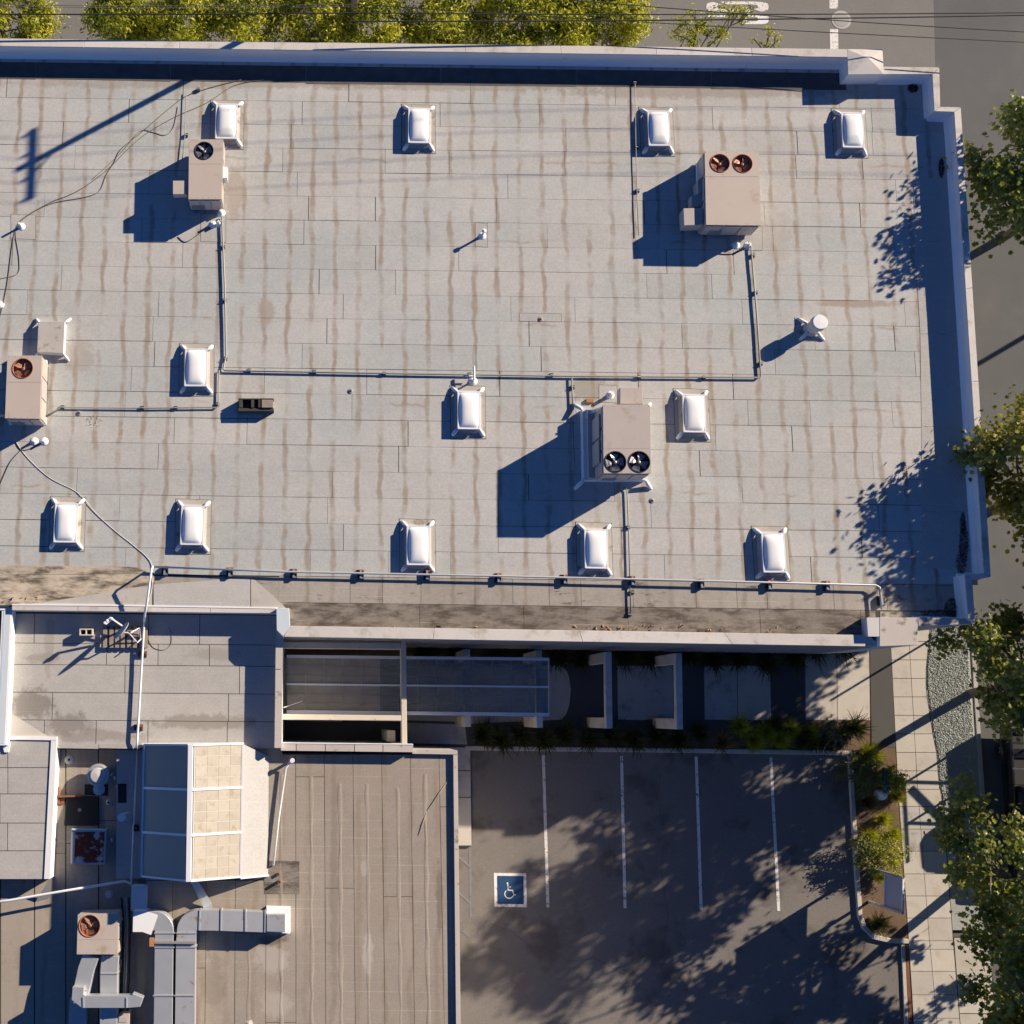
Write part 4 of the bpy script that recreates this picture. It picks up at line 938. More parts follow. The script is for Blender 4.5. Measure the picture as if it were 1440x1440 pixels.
# solid roof hatch
c = P(72, 475, ZR + .28); hb = T('roof_hatch', 'square hatch with a flaking white lid and white flashed corners', 'roof hatch', (c.x, c.y, ZR))
q = [p.xy for p in px([(54, 452), (91, 452), (89, 497), (52, 495)], ZR + .28)]
B(MB().prism([(p.x * 1 , p.y) for p in q], ZR, ZR + .25, bot=False), 'curb', 'white_coat', hb)
bevel(B(MB().prism(q, ZR + .251, ZR + .285), 'lid', 'patch', hb), .01)
for k in range(4):
    p = Vector(q[k]); d = (p - Vector((c.x, c.y))).normalized() * .24
    B(MB().tube([(p.x, p.y, ZR + .2), (p.x + d.x * .5, p.y + d.y * .5, ZR + .07), (p.x + d.x, p.y + d.y, ZR + .012)], [.04, .055, .035], 7), 'corner_flashing', 'mastic', hb, smooth=True)

# ------------------------------------------------------------------ rooftop units
def holed_panel(quad, z, circles, n=28):
    bm = bmesh.new(); es = []
    def loop(pts):
        vs = [bm.verts.new((p[0], p[1], z)) for p in pts]
        for i in range(len(vs)): es.append(bm.edges.new((vs[i], vs[(i + 1) % len(vs)])))
    loop(quad)
    for c, r in circles: loop([(c[0] + r * math.cos(2 * math.pi * k / n), c[1] + r * math.sin(2 * math.pi * k / n)) for k in range(n)])
    bmesh.ops.triangle_fill(bm, edges=es, use_beauty=True, use_dissolve=False)
    for f in bm.faces:
        f.normal_update()
        if f.normal.z < 0: f.normal_flip()
    bm.verts.index_update(); mb = MB()
    mb.v = [tuple(v.co) for v in bm.verts]; mb.f = [tuple(v.index for v in f.verts) for f in bm.faces]; bm.free()
    return mb
def hvac(name, label, quad_px, h, zr, fans, fr, m='hvac', fm='fan_brown', bm_='blade_brown', clear=.10, panels=True, group='rooftop air conditioning units'):
    z = zr + h; Q_ = px(quad_px, z); c = sum(Q_, Vector()) / 4
    t = T(name, label, 'air conditioner', (c.x, c.y, zr), group)
    q = [p.xy for p in Q_]
    ctr = Vector((c.x, c.y)); ins = [ctr + (p - ctr) * .985 for p in q]
    B(MB().prism(ins, zr + clear, z - .012, top=False), 'cabinet', m, t)
    cs = [(P(u, v, z).xy, fr) for u, v in fans]
    top = holed_panel(q, z, cs); n0 = len(top.v)
    top.add([(*p, z - .001) for p in q] + [(*p, z - .045) for p in q], [(i, i + 4, (i + 1) % 4 + 4, (i + 1) % 4) for i in range(4)])
    B(top, 'top_panel', m, t)
    if fans:
        vm = fans[0][1] + fr * 43 + 5 if fans[0][1] < (quad_px[0][1] + quad_px[2][1]) / 2 else fans[0][1] - fr * 43 - 5
        u0_, u1_ = quad_px[0][0], quad_px[1][0]
        B(MB().bar(P(u0_ + .6, vm, z + .002), P(u1_ - .6, vm, z + .002), .012, .006), 'panel_seam', 'hvac_side', t)
        for k_ in range(6):
            for uu, vv2 in ((lerp(u0_ + 2, u1_ - 2, k_ / 5), quad_px[0][1] + 2), (lerp(u0_ + 2, u1_ - 2, k_ / 5), quad_px[2][1] - 2)):
                sc_ = P(uu, vv2, z); B(MB().lathe((sc_.x, sc_.y, z), [(.012, 0), (.012, .005)], 6), 'screw', 'pipe_grey', t)
    for k, (cc, r) in enumerate(cs):
        fan = B(MB().lathe((cc.x, cc.y, z), [(r * .98, -.17), (r * .98, -.001), (r * 1.05, .004), (r * 1.05, .018), (r, .022), (r * .97, .0)], 30, cap_top=False, cap_bot=True), 'fan_well', fm, t, smooth=False)
        a0 = U(0, 6)
        for j in range(4):
            a = a0 + j * math.pi / 2; mb = MB(); pts = []
            for rr, tw in ((.16, .55), (.55, .62), (.93, .50)):
                for sg in (-1, 1):
                    aa = a + sg * tw * (.9 if rr > .3 else .7); pts.append((cc.x + r * rr * math.cos(aa), cc.y + r * rr * math.sin(aa), z - .075 + sg * .03))
            mb.add(pts, [(0, 1, 3, 2), (2, 3, 5, 4)]); B(mb, 'blade', bm_, fan)
        B(MB().lathe((cc.x, cc.y, z - .11), [(r * .17, 0), (r * .17, .06), (r * .08, .075)], 14), 'hub', bm_, fan)
        g_ = MB()
        for rr in (.35, .68):
            g_.tube([(cc.x + r * rr * math.cos(2 * math.pi * j / 24), cc.y + r * rr * math.sin(2 * math.pi * j / 24), z + .012) for j in range(25)], .0025, 4, cap=False)
        for j in range(4):
            a = j * math.pi / 4; d = Vector((math.cos(a), math.sin(a), 0)) * r
            g_.tube([Vector((cc.x, cc.y, z + .016)) - d, Vector((cc.x, cc.y, z + .016)) + d], .0025, 4)
        B(g_, 'guard', 'black', fan)
    # base rails and side panels
    for s in (0, 1):
        a, b = (q[0], q[3]) if s == 0 else (q[1], q[2])
        a, b = ctr + (a - ctr) * .92, ctr + (b - ctr) * .92
        B(MB().bar((*a, zr + clear / 2), (*b, zr + clear / 2), .09, clear), 'base_rail', 'black', t)
    if panels:
        for (a, b, nn) in ((q[3], q[2], 3), (q[0], q[3], 3), (q[1], q[2], 3)):   # south, west, east
            for j in range(nn):
                p0, p1 = a.lerp(b, (j + .06) / nn), a.lerp(b, (j + .94) / nn)
                o0 = ((p0 + p1) / 2 - ctr).normalized(); ed_ = (p1 - p0).normalized(); nn_ = Vector((ed_.y, -ed_.x)); nn_ = nn_ if nn_.dot(o0) > 0 else -nn_
                ce = (p0 + p1) / 2 + nn_ * .004
                B(MB().obox((ce.x, ce.y, zr + clear + (h - clear) * .47), (ed_.x * (p1 - p0).length / 2, ed_.y * (p1 - p0).length / 2, 0), (nn_.x * .012, nn_.y * .012, 0), (0, 0, (h - clear) * .42)), 'side_panel', 'hvac_side' if (j % 2) else m, t)
    a, b = q[3], q[2]; ed_ = (b - a).normalized(); nn_ = Vector((ed_.y, -ed_.x)); nn_ = nn_ if nn_.dot((a + b) / 2 - ctr) > 0 else -nn_
    for k_ in range(5):
        ce = a.lerp(b, .26) + nn_ * .022; B(MB().bar((*(ce - ed_ * .22), zr + clear + .12 + k_ * .07), (*(ce + ed_ * .22), zr + clear + .12 + k_ * .07), .03, .02), 'louvre', 'hvac_side', t)
    return t
def blockpx(t, name, quad, z0, z1, m, b=.01):
    o = B(MB().prism([p.xy for p in px(quad, z1)], z0, z1), name, m, t); return bevel(o, b) if b else o
u1 = hvac('rooftop_unit', 'narrow beige rooftop unit with one dark fan and a small side box', [(266, 196), (314, 196), (311, 280), (265, 280)], .98, ZR, [(287, 212)], .31, fm='fan_dark', bm_='blade_grey')
blockpx(u1, 'intake_hood', [(243, 254), (262, 254), (262, 273), (243, 273)], ZR + .62, ZR + .90, 'hvac')
for q, zz in (([(296, 285), (306, 285), (306, 289), (296, 289)], .78),):
    p = P(305, 284, ZR + .7); B(MB().box(p.x - .12, p.y - .012 + .03, ZR + .62, p.x + .05, p.y + .01 + .03, ZR + .8), 'label_plate', 'label', u1)
    p = P(292, 285, ZR + .6); B(MB().box(p.x - .02, p.y - .012 + .03, ZR + .5, p.x + .22, p.y + .01 + .03, ZR + .58), 'label_plate', 'label', u1)
p = P(316, 243, ZR + .6); B(MB().box(p.x - .04, p.y - .25, ZR + .35, p.x + .10, p.y + .15, ZR + .75), 'disconnect_box', 'pvc', u1)
u2 = hvac('rooftop_unit', 'wide beige rooftop unit with two rusty brown fans side by side', [(991, 212), (1067, 213), (1070, 317), (993, 316)], .95, ZR, [(1012.5, 229.5), (1044.5, 230)], .32, bm_='blade_brown')
blockpx(u2, 'intake_hood', [(961, 293), (988.5, 292), (988.5, 316), (962, 317)], ZR + .30, ZR + .78, 'hvac2')
blockpx(u2, 'intake_hood', [(972, 275), (987, 272), (988, 290), (972.5, 291)], ZR + .25, ZR + .62, 'hvac_side')
blockpx(u2, 'service_box', [(981, 254), (990, 246), (990, 270), (982, 272)], ZR + .2, ZR + .7, 'hvac_side')
B(MB().tube([P(979, 231, ZR + .02), P(981, 232, ZR + .22), P(981, 262, ZR + .22)], .06, 8), 'curb_flashing', 'mastic', u2, smooth=True)
u3 = hvac('rooftop_unit', 'tall beige unit with two dark fans on a white curb', [(848, 569), (914, 569), (915.5, 666), (849, 665.5)], 1.6, ZR, [(865.5, 649.5), (899, 649.5)], .335, m='hvac2', fm='fan_dark', bm_='blade_grey', clear=.45)
blockpx(u3, 'rear_hood', [(872, 545), (903.5, 545), (904.5, 568), (872, 568)], ZR + .55, ZR + .95, 'hvac2')
cq_ = px([(818, 575), (908, 575), (908, 676), (820, 676)], ZR + .25)
B(MB().prism([p.xy for p in cq_], ZR, ZR + .25, bot=False, inset=.04), 'curb', 'white_coat', u3)
B(MB().prism([p.xy for p in px([(826, 578), (906, 578), (906, 672), (828, 672)], ZR + .45)], ZR + .2, ZR + .46, bot=False), 'plinth', 'hvac_side', u3)
for v in (605, 640):
    B(MB().bar(P(838, v - 18, ZR + .9), P(838.5, v + 14, ZR + .9), .05, .9), 'access_door', 'hvac_side', u3)
for k, d in zip(range(4), ((-1, 1), (1, 1), (1, -1), (-1, -1))):
    p = cq_[k]; B(MB().tube([(p.x, p.y, ZR + .26), (p.x + d[0] * .13, p.y + d[1] * .13, ZR + .1), (p.x + d[0] * .24, p.y + d[1] * .24, ZR + .012)], [.06, .07, .05], 7), 'corner_flashing', 'mastic', u3, smooth=True)
p = P(836, 583, ZR + .5); B(MB().add([tuple(P(821, 588, ZR + .3)), tuple(P(836, 575, ZR + .6)), tuple(P(846, 572, ZR + .7)), tuple(P(835, 585, ZR + .35))], [(0, 1, 2, 3)]), 'loose_flashing', 'mastic', u3)
p = P(829, 564, ZR); B(MB().box(p.x - .12, p.y - .06, ZR, p.x + .12, p.y + .06, ZR + .08), 'support_block', 'brick', u3)
u4 = hvac('rooftop_unit', 'beige unit with one rusty fan, next to the roof hatch', [(10.5, 500), (59, 500), (56, 589), (7, 588)], 1.0, ZR, [(32, 518)], .33)
blockpx(u4, 'curb', [(14, 502), (66, 506), (64, 596), (12, 596)], ZR, ZR + .16, 'mastic')
blockpx(u4, 'intake_hood', [(-16, 562), (6, 562), (6, 583), (-16, 583)], ZR + .4, ZR + .75, 'hvac_side')
u5 = hvac('rooftop_unit', 'square beige unit with one rusty fan, feeding the galvanised ducts', [(109.5, 1286), (166, 1284), (165.5, 1342), (108, 1342)], 1.0, ZPIT, [(126, 1302)], .325)

# ------------------------------------------------------------------ ducts on the wing
def duct(name, label, runs, flanges, cat='duct', m='galv', group=None):
    base = P(*runs[0][0][0], ZPIT); t = T(name, label, cat, (base.x, base.y, ZPIT), group)
    for pts, w, z0, z1 in runs:
        o = B(MB().ribbon([p.xy for p in px(pts, z1)], w, z0, z1), 'run', m, t); bevel(o, .012, 1)
    for a, b, z0, z1 in flanges:
        p, q = P(*a, z1), P(*b, z1); B(MB().bar((p.x, p.y, (z0 + z1) / 2), (q.x, q.y, (z0 + z1) / 2), .035, (z1 - z0) + .05), 'flange', 'galv', t)
    return t
def arc_px(cu, cv, r, a0, a1, n=8): return [(cu + r * math.cos(math.radians(lerp(a0, a1, i / n))), cv + r * math.sin(math.radians(lerp(a0, a1, i / n)))) for i in range(n + 1)]
Z0, Z1 = ZB + .12, ZB + .58
d1 = duct('square_duct', 'galvanised duct curving from the white coated elbow down beside its twin', [([(192, 1296)] + arc_px(217, 1309, 14, -90, 0, 8) + [(230.5, 1330), (227, 1640)], .58, Z0, Z1)],
     [((217, 1312), (246.5, 1312), Z0, Z1), ((217, 1332), (245.5, 1332), Z0, Z1), ((215, 1400), (244, 1400), Z0, Z1)])
B(MB().ribbon([p.xy for p in px([(187, 1296), (203, 1296), (217, 1301)], Z1 + .02)], .62, Z0 - .1, Z1 + .015), 'coated_elbow', 'mastic', d1)
d2 = duct('square_duct', 'galvanised duct with rust stains turning towards the white roof collar', [([(258, 1640), (261, 1330)] + arc_px(277, 1309, 14.5, 180, 270, 8) + [(300, 1294.5), (372, 1297)], .60, Z0, Z1)],
     [((248, 1312), (276, 1312), Z0, Z1), ((247.5, 1332), (276, 1332), Z0, Z1), ((245, 1400), (273.5, 1400), Z0, Z1), ((281, 1280), (280, 1308), Z0, Z1), ((311, 1279), (310.5, 1308.5), Z0, Z1), ((345, 1280), (345, 1310), Z0, Z1), ((373, 1281), (372.5, 1311), Z0, Z1)], m='galv_rust')
B(MB().bar(P(217, 1325, Z1 + .06), P(275, 1325.5, Z1 + .06), .07), 'clamp_bar', 'pipe_grey', d2)
p = P(213.5, 1325, Z1 + .05); B(MB().box(p.x - .07, p.y - .12, Z1 - .1, p.x + .07, p.y + .12, Z1 + .1), 'clamp_end', 'brick', d2)
q = [p.xy for p in px([(374, 1276), (408, 1277), (408, 1314), (374, 1311)], ZB + .35)]
B(MB().prism(q, ZB, ZB + .35, bot=False, inset=.03), 'roof_collar', 'mastic', d2)
blockpx(d2, 'end_box', [(375, 1286), (401, 1286), (401, 1311), (375, 1310)], ZB + .36, Z1 + .02, 'galv_rust')
d3 = duct('drop_duct', 'short pale coated duct dropping from the platform beside the skylight', [([(196, 1245), (195, 1281)], .50, ZPIT + .05, 4.62)], [((184, 1279), (206, 1279), ZPIT + .05, 4.62)], m='pale_coat')
d4 = duct('square_duct', 'twin leg galvanised duct leaving the square unit and crossed by another', [([(128, 1344), (121, 1362), (113, 1398)], .50, ZPIT + .5, ZPIT + .88), ([(110, 1403), (106, 1640)], .52, ZPIT + .1, ZPIT + .5)],
     [((103, 1390), (123, 1392), ZPIT + .5, ZPIT + .88)])
d5 = duct('square_duct', 'straight galvanised duct leaving the square unit under the cross duct', [([(155, 1344), (153, 1368), (151, 1640)], .54, ZPIT + .35, ZPIT + .75)], [((142, 1369), (166, 1369), ZPIT + .35, ZPIT + .75)])
d6 = duct('cross_duct', 'short galvanised cross duct with bent ends spanning two ducts', [([(110, 1388), (109, 1402), (118, 1409), (180, 1409), (191, 1408), (194, 1400)], .36, ZPIT + .80, ZPIT + 1.12)], [((117, 1402), (117.5, 1417), ZPIT + .8, ZPIT + 1.12), ((178, 1403), (178, 1417), ZPIT + .8, ZPIT + 1.12)])
sc = T('scupper_chute', 'flat bare metal chute running off the ridge skylight gable', 'chute', P(285, 1262, ZB))
B(MB().add([tuple(P(267, 1238, ZB + .5)), tuple(P(277, 1236, ZB + .5)), tuple(P(298, 1270, ZB + .12)), tuple(P(299, 1279, ZB + .1)), tuple(P(287, 1279, ZB + .1))] , [(0, 4, 3, 2, 1)]), 'chute', 'galv', sc)
B(MB().add([tuple(P(267, 1238, ZB + .5)), tuple(P(287, 1279, ZB + .1)), tuple(P(287, 1279, ZB)), tuple(P(267, 1238, ZB + .4))], [(0, 1, 2, 3)]), 'chute_side', 'galv', sc)
bx = T('junction_box', 'tan electrical box standing beside the pipe bundle', 'electrical box', P(174, 1432, ZPIT))
blockpx(bx, 'body', [(166, 1428), (182, 1426), (181, 1460), (165, 1460)], ZPIT, ZPIT + .7, 'hvac')
B(MB().box(P(173, 1428, ZPIT + .7).x - .12, P(173, 1428, ZPIT + .7).y - .2, ZPIT + .70, P(173, 1428, ZPIT + .7).x + .12, P(173, 1428, ZPIT + .7).y - .05, ZPIT + .715), 'lid_rib', 'hvac_side', bx)
pb = T('pipe_bundle', 'bundle of dark refrigerant pipes and pale conduits running past the square unit', 'pipes', P(176, 1340, ZPIT))
for off, m, r in ((0, 'black', .035), (3.2, 'pipe_grey', .022), (6.2, 'pipe', .02), (10, 'black', .03)):
    B(MB().tube([P(171 + off, 1262, ZPIT + .25), P(173 + off, 1300, ZPIT + .25), P(172 + off, 1360, ZPIT + .22), P(169 + off, 1425, ZPIT + .2)], r, 7), 'pipe', m, pb, smooth=True)
for v in (1330, 1368):
    B(MB().bar(P(166, v, ZPIT + .12), P(184, v, ZPIT + .12), .06, .06), 'strut', 'wood', pb)
for v, u in ((1340, 167), (1354, 168), (1362, 167)):
    p = P(u, v, ZPIT + .3); B(MB().box(p.x - .06, p.y - .1, ZPIT, p.x + .06, p.y + .1, ZPIT + .3), 'fitting', 'hvac', pb)
B(MB().tube([P(169 + 3 * math.cos(t) , 1292 + 4 * math.sin(t), ZPIT + .5 + t * .01) for t in np.linspace(0, 11, 36)], .012, 5), 'coil', 'wire_white', pb)

# sunken roof odds and ends
def flue(name, label, u, v, z, prof, m, n=24):
    p = P(u, v, z); t = T(name, label, 'vent', p); B(MB().lathe(p, prof, n), 'flue', m, t, smooth=False); return t, p
t, p = flue('exhaust_vent', 'large round white metal exhaust vent with a flat cap', 141, 1089, ZPIT, [(.24, 0), (.24, .25), (.36, .3), (.36, .42), (.30, .44)], 'galv')
B(MB().lathe((p.x, p.y, p.z + .5), [(.10, -.06), (.24, 0), (.22, .03), (.02, .055)], 24), 'cap', 'coping', t)
t, p = flue('exhaust_vent', 'small round capped vent next to the large exhaust vent', 142, 1109, ZPIT, [(.10, 0), (.10, .35)], 'galv'); B(MB().lathe((p.x, p.y, p.z + .36), [(.19, 0), (.19, .05), (.02, .08)], 20), 'cap', 'galv', t)
t, p = flue('exhaust_vent', 'tilted pale capped flue standing on the shaded platform', 180, 1148, 4.34, [(.17, 0), (.15, .03), (.12, .05), (.12, .35)], 'galv'); B(MB().lathe((p.x - .14, p.y, p.z + .36), [(.13, 0), (.13, .06), (.02, .07)], 20), 'cap', 'alu', t)
t, p = flue('roof_drain', 'round domed drain in the shaded sunken roof', 97, 1068.5, ZPIT, [(.15, 0), (.14, .015), (.06, .03)], 'pipe'); B(MB().lathe((p.x, p.y, p.z + .03), [(.04, 0), (.025, .03)], 12), 'plug', 'black', t)
t, p = flue('pipe_vent', 'short grey pipe vent in a round lead collar by the black mat', 153, 1128, ZPIT, [(.10, 0), (.06, .03), (.055, .12)], 'pipe'); B(MB().lathe((p.x, p.y, p.z + .12), [(.035, 0), (.035, .004)], 12), 'bore', 'black', t)
t, p = flue('pipe_vent', 'pale round vent cap beside the square unit corner', 154, 1257, ZPIT, [(.06, 0), (.06, .16), (.12, .18), (.10, .24)], 'pipe')
B(MB().lathe((p.x, p.y, p.z), [(.12, 0), (.06, .02)], 14), 'collar', 'pipe', t)
t = T('rubber_mat', 'black sagging square rubber roof patch with a hole', 'roof patch', P(120, 1140, ZPIT))
bevel(B(MB().prism([p.xy for p in px([(93, 1118), (139, 1120), (140, 1161), (90, 1161)], ZPIT)], ZPIT, ZPIT + .05, bot=False, inset=.03), 'mat', 'black', t), .01)
p = P(112, 1139, ZPIT + .05); B(MB().lathe((p.x, p.y, ZPIT + .05), [(.06, 0), (.055, .02), (.03, .02)], 14), 'ring', 'pipe_grey', t)
for q, nm, lab in (([(119, 1103), (152, 1103), (152, 1119), (119, 1118)], 'tar_patch', 'black tar patch behind the small capped vent'), ([(166, 1102), (178, 1102), (178, 1129), (166, 1129)], 'tar_patch', 'black square tar patch on the shaded platform edge')):
    z = ZPIT if q[0][0] < 160 else 4.34
    tag(B(MB().prism([p.xy for p in px(q, z)], z, z + .008, bot=False), nm, 'black'), lab, 'roof patch')
t = T('rusty_cover', 'square metal equipment cover with a large rust stain', 'equipment cover', P(124, 1190, ZPIT))
bevel(B(MB().prism([p.xy for p in px([(100, 1166), (149, 1167), (147, 1216), (99, 1215)], ZPIT + .35)], ZPIT, ZPIT + .35, bot=False), 'body', 'galv', t), .012)
B(MB().prism([p.xy for p in px([(106, 1170), (147, 1170), (145.5, 1213), (104, 1213)], ZPIT + .36)], ZPIT + .351, ZPIT + .36, bot=False), 'top_sheet', 'rust', t)
B(MB().bar(P(101, 1166, ZPIT + .38), P(148, 1167, ZPIT + .38), .05), 'top_rail', 'pale_coat', t)
t = T('rusty_channel', 'rusty steel channel lying across the white wall edge', 'steel channel', P(95, 1119, ZPIT))
B(MB().bar(P(75, 1120, ZPIT + .12), P(118, 1119, ZPIT + .12), .06, .1), 'channel', 'rustpipe', t)
B(MB().prism([p.xy for p in px([(75, 1107), (82, 1107), (84, 1131), (75, 1131)], ZPIT + .1)], ZPIT, ZPIT + .1, bot=False), 'foot', 'rustpipe', t)
B(MB().prism([p.xy for p in px([(75, 1122), (91, 1123), (90, 1131), (75, 1130)], ZPIT + .05)], ZPIT, ZPIT + .05, bot=False), 'plate', 'rustpipe', t)
for i, (u, v) in enumerate(((157, 1089), (161, 1094), (165, 1105), (157, 1181))):
    p = P(u, v, ZPIT); a = U(0, 3); o = B(MB().obox((p.x, p.y, ZPIT + .015), (.06 * math.cos(a), .06 * math.sin(a), 0), (-.03 * math.sin(a), .03 * math.cos(a), 0), (0, 0, .012)), 'debris_scrap', 'label')
    tag(o, ['small pale scrap beside the large exhaust vent', 'pale scrap next to another scrap near the large exhaust vent', 'pale scrap at the edge of the square tar patch', 'pale scrap beside the rusty equipment cover'][i], 'scrap')
p = P(192, 1164, 4.34); t = T('junction_box', 'small black box fixed on the sill of the ridge skylight', 'electrical box', p); B(MB().box(p.x - .08, p.y - .1, p.z, p.x + .08, p.y + .1, p.z + .1), 'body', 'black', t); B(MB().lathe((p.x, p.y, p.z + .1), [(.02, 0), (.02, .01)], 8), 'knob', 'pipe', t)
# pipes over the sunken roof
def pipe(name, label, pts, r, m, cat='pipe', n=7, group=None):
    o = B(MB().tube(pts, r, n), name, m, smooth=True); return tag(o, label, cat, group)
pipe('overflow_pipe', 'long pale pipe slanting over the sunken roof from the white wall', [P(-60, 1275, ZPIT + .62), P(14, 1266, ZPIT + .6), P(78, 1255, ZPIT + .55), P(175, 1239, ZPIT + .5), P(184, 1243, ZPIT + .4)], .042, 'pvc')
pipe('platform_pipe', 'thin grey pipe along the skylight platform joining the slanting pipe', [P(193, 1050, 4.40), P(190, 1120, 4.40), P(186, 1200, 4.40), P(184.5, 1245, 4.40)], .028, 'pvc')
pipe('brown_roof_pipe', 'white pipe lying on the brown roof between a vent and the sump', [P(411, 1067, ZB + .35), P(402, 1080, ZB + .14), P(392, 1150, ZB + .12), P(384.5, 1216, ZB + .12), P(384, 1217, ZB)], .035, 'pvc')
t, p = flue('pipe_vent', 'white capped pipe vent at the top of the brown roof', 411, 1069, ZB, [(.05, 0), (.05, .32), (.08, .33), (.07, .40)], 'pvc')
for u, v, lab in ((391, 1229, 'rusty pipe stub in the roof sump, shorter one'), (393, 1239, 'rusty pipe stub in the roof sump casting the longer shadow')):
    t, p = flue('drain_stub', lab, u, v, ZB, [(.05, 0), (.05, .10 + (v - 1229) * .012)], 'rustpipe', 12); B(MB().lathe((p.x, p.y, p.z + .10 + (v - 1229) * .012), [(.03, 0), (.03, .002)], 10), 'bore', 'black', t)
t, p = flue('pipe_vent', 'small pipe vent with a cowl on the brown roof beside the ducts', 350, 1440, ZB, [(.05, 0), (.05, .25), (.08, .27), (.06, .34)], 'pipe')
B(MB().lathe(p, [(.14, 0), (.05, .03)], 14), 'collar', 'patch', t)

# ------------------------------------------------------------------ roof pipe runs on supports
def run(name, label, pxs, z, r, m, supports, sup='block', vert=False, cat='conduit'):
    c = P(*pxs[0][:2], ZR); t = T(name, label, cat, (c.x, c.y, ZR))
    B(MB().tube([P(q[0], q[1], ZR + (q[2] if len(q) > 2 else z)) for q in pxs], r, 8), 'pipe', m, t, smooth=True)
    for u, v in supports:
        p = P(u, v, ZR)
        if sup == 'block':
            sb = B(MB().prism([(p.x - .11, p.y - .16), (p.x + .11, p.y - .16), (p.x + .11, p.y + .16), (p.x - .11, p.y + .16)], ZR, ZR + .10, bot=False, inset=.03), 'support', 'black', t)
            B(MB().box(p.x - .05, p.y + .09, ZR + .10, p.x + .09, p.y + .15, ZR + .14), 'strut_end', 'red', sb)
            B(MB().box(p.x - .05, p.y - .15, ZR + .10, p.x + .09, p.y - .09, ZR + .14), 'strut_end', 'blue', sb)
            B(MB().box(p.x - .03, p.y - .14, ZR + .10, p.x + .03, p.y + .14, ZR + .15), 'strut', 'pipe_grey', sb)
        else:
            sb = B(MB().prism([(p.x - .06, p.y - .06), (p.x + .06, p.y - .06), (p.x + .06, p.y + .06), (p.x - .06, p.y + .06)], ZR, ZR + z, bot=False), 'support', 'wood_dark', t)
            B(MB().bar((p.x - .05, p.y, ZR + z + r), (p.x + .05, p.y, ZR + z + r), .02, .02), 'strap', 'pipe', sb)
    return t
run('pipe_rail', 'long galvanised pipe on black blocks running along the gutter', [(215, 797, .19), (400, 804), (700, 810), (1000, 817), (1232, 823), (1237, 826, .19), (1240, 857, .19)], .19, .034, 'pipe',
    [(232, 803), (323, 805), (413, 807), (507, 808), (600, 809), (700, 813), (793, 815), (888, 817), (985, 821), (1080, 823), (1161, 824), (1238, 845)])
pts = [P(215, 797, ZR + .15), P(214.5, 797, ZR + .62), P(213, 801, ZR + .66), P(207, 845, ZR + .45), P(204, 862, ZR + .2), P(203, 870, ZL + .30), P(202.5, 880, ZL + .2), P(199, 940, ZL + .17), P(193, 1040, ZL + .16), P(192, 1052, ZL + .1)]
t = T('white_pipe', 'white pipe climbing off the pipe rail and running down the lower deck', 'pipe', P(215, 797, ZR))
B(MB().tube(pts, .036, 8), 'pipe', 'pvc', t, smooth=True)
for u, v in ((200.5, 920), (195, 1023)):
    p = P(u, v, ZL); sb = B(MB().prism([(p.x - .14, p.y - .10), (p.x + .14, p.y - .10), (p.x + .14, p.y + .10), (p.x - .14, p.y + .10)], ZL, ZL + .09, bot=False, inset=.03), 'support', 'black', t)
    B(MB().box(p.x - .12, p.y + .02, ZL + .09, p.x + .12, p.y + .08, ZL + .125), 'strut', 'red', sb)
p = P(203, 872, ZL + .3); B(MB().tube([P(203.5, 868, ZL + .4), P(203, 874, ZL + .22)], .05, 8), 'coupling', 'pvc', t)
run('conduit_run', 'grey conduit along the middle of the main roof joining two units', [(312, 305), (316, 400), (318, 500), (314, 519), (316, 521), (540, 525), (800, 529), (1068, 531), (1070, 529), (1064, 440), (1056, 345)], .07, .030, 'pipe_grey',
    [(314, 348), (316, 423), (317, 505), (350, 521.5), (442, 523), (540, 526), (660, 527), (775, 528), (898, 531), (989, 531.5), (1062, 412), (1069, 512), (1058, 360)], 'peg')
run('conduit_run', 'short conduit dropping from the mid conduit to the tall unit', [(804, 530), (806, 577)], .07, .024, 'pipe_grey', [(805, 545)], 'peg')
run('conduit_run', 'conduit leaving the tall unit towards the gutter drain', [(876, 683), (882, 690), (884, 745), (887, 862)], .06, .022, 'pipe_grey', [(883, 742), (889, 833), (885, 864), (890, 819)], 'peg')
run('conduit_run', 'conduit from the unit by the hatch bending up to the mid conduit', [(64, 585, .25), (86, 573), (200, 574), (305, 573), (307, 570), (308, 521)], .06, .024, 'pipe_grey', [(88, 573), (200, 574), (247, 574), (306, 569)], 'peg')
run('conduit_run', 'thin conduit standing beside a skylight, ending by the two rusty fans', [(893, 118), (894, 200), (896, 280), (898, 331)], .07, .014, 'pipe_grey', [(892, 117), (895, 208), (896, 269)], 'peg')
run('conduit_run', 'thin conduit behind the narrow single-fan unit', [(262, 128), (260, 190), (256, 228)], .08, .014, 'pipe_grey', [(262, 191), (279, 127)], 'peg')

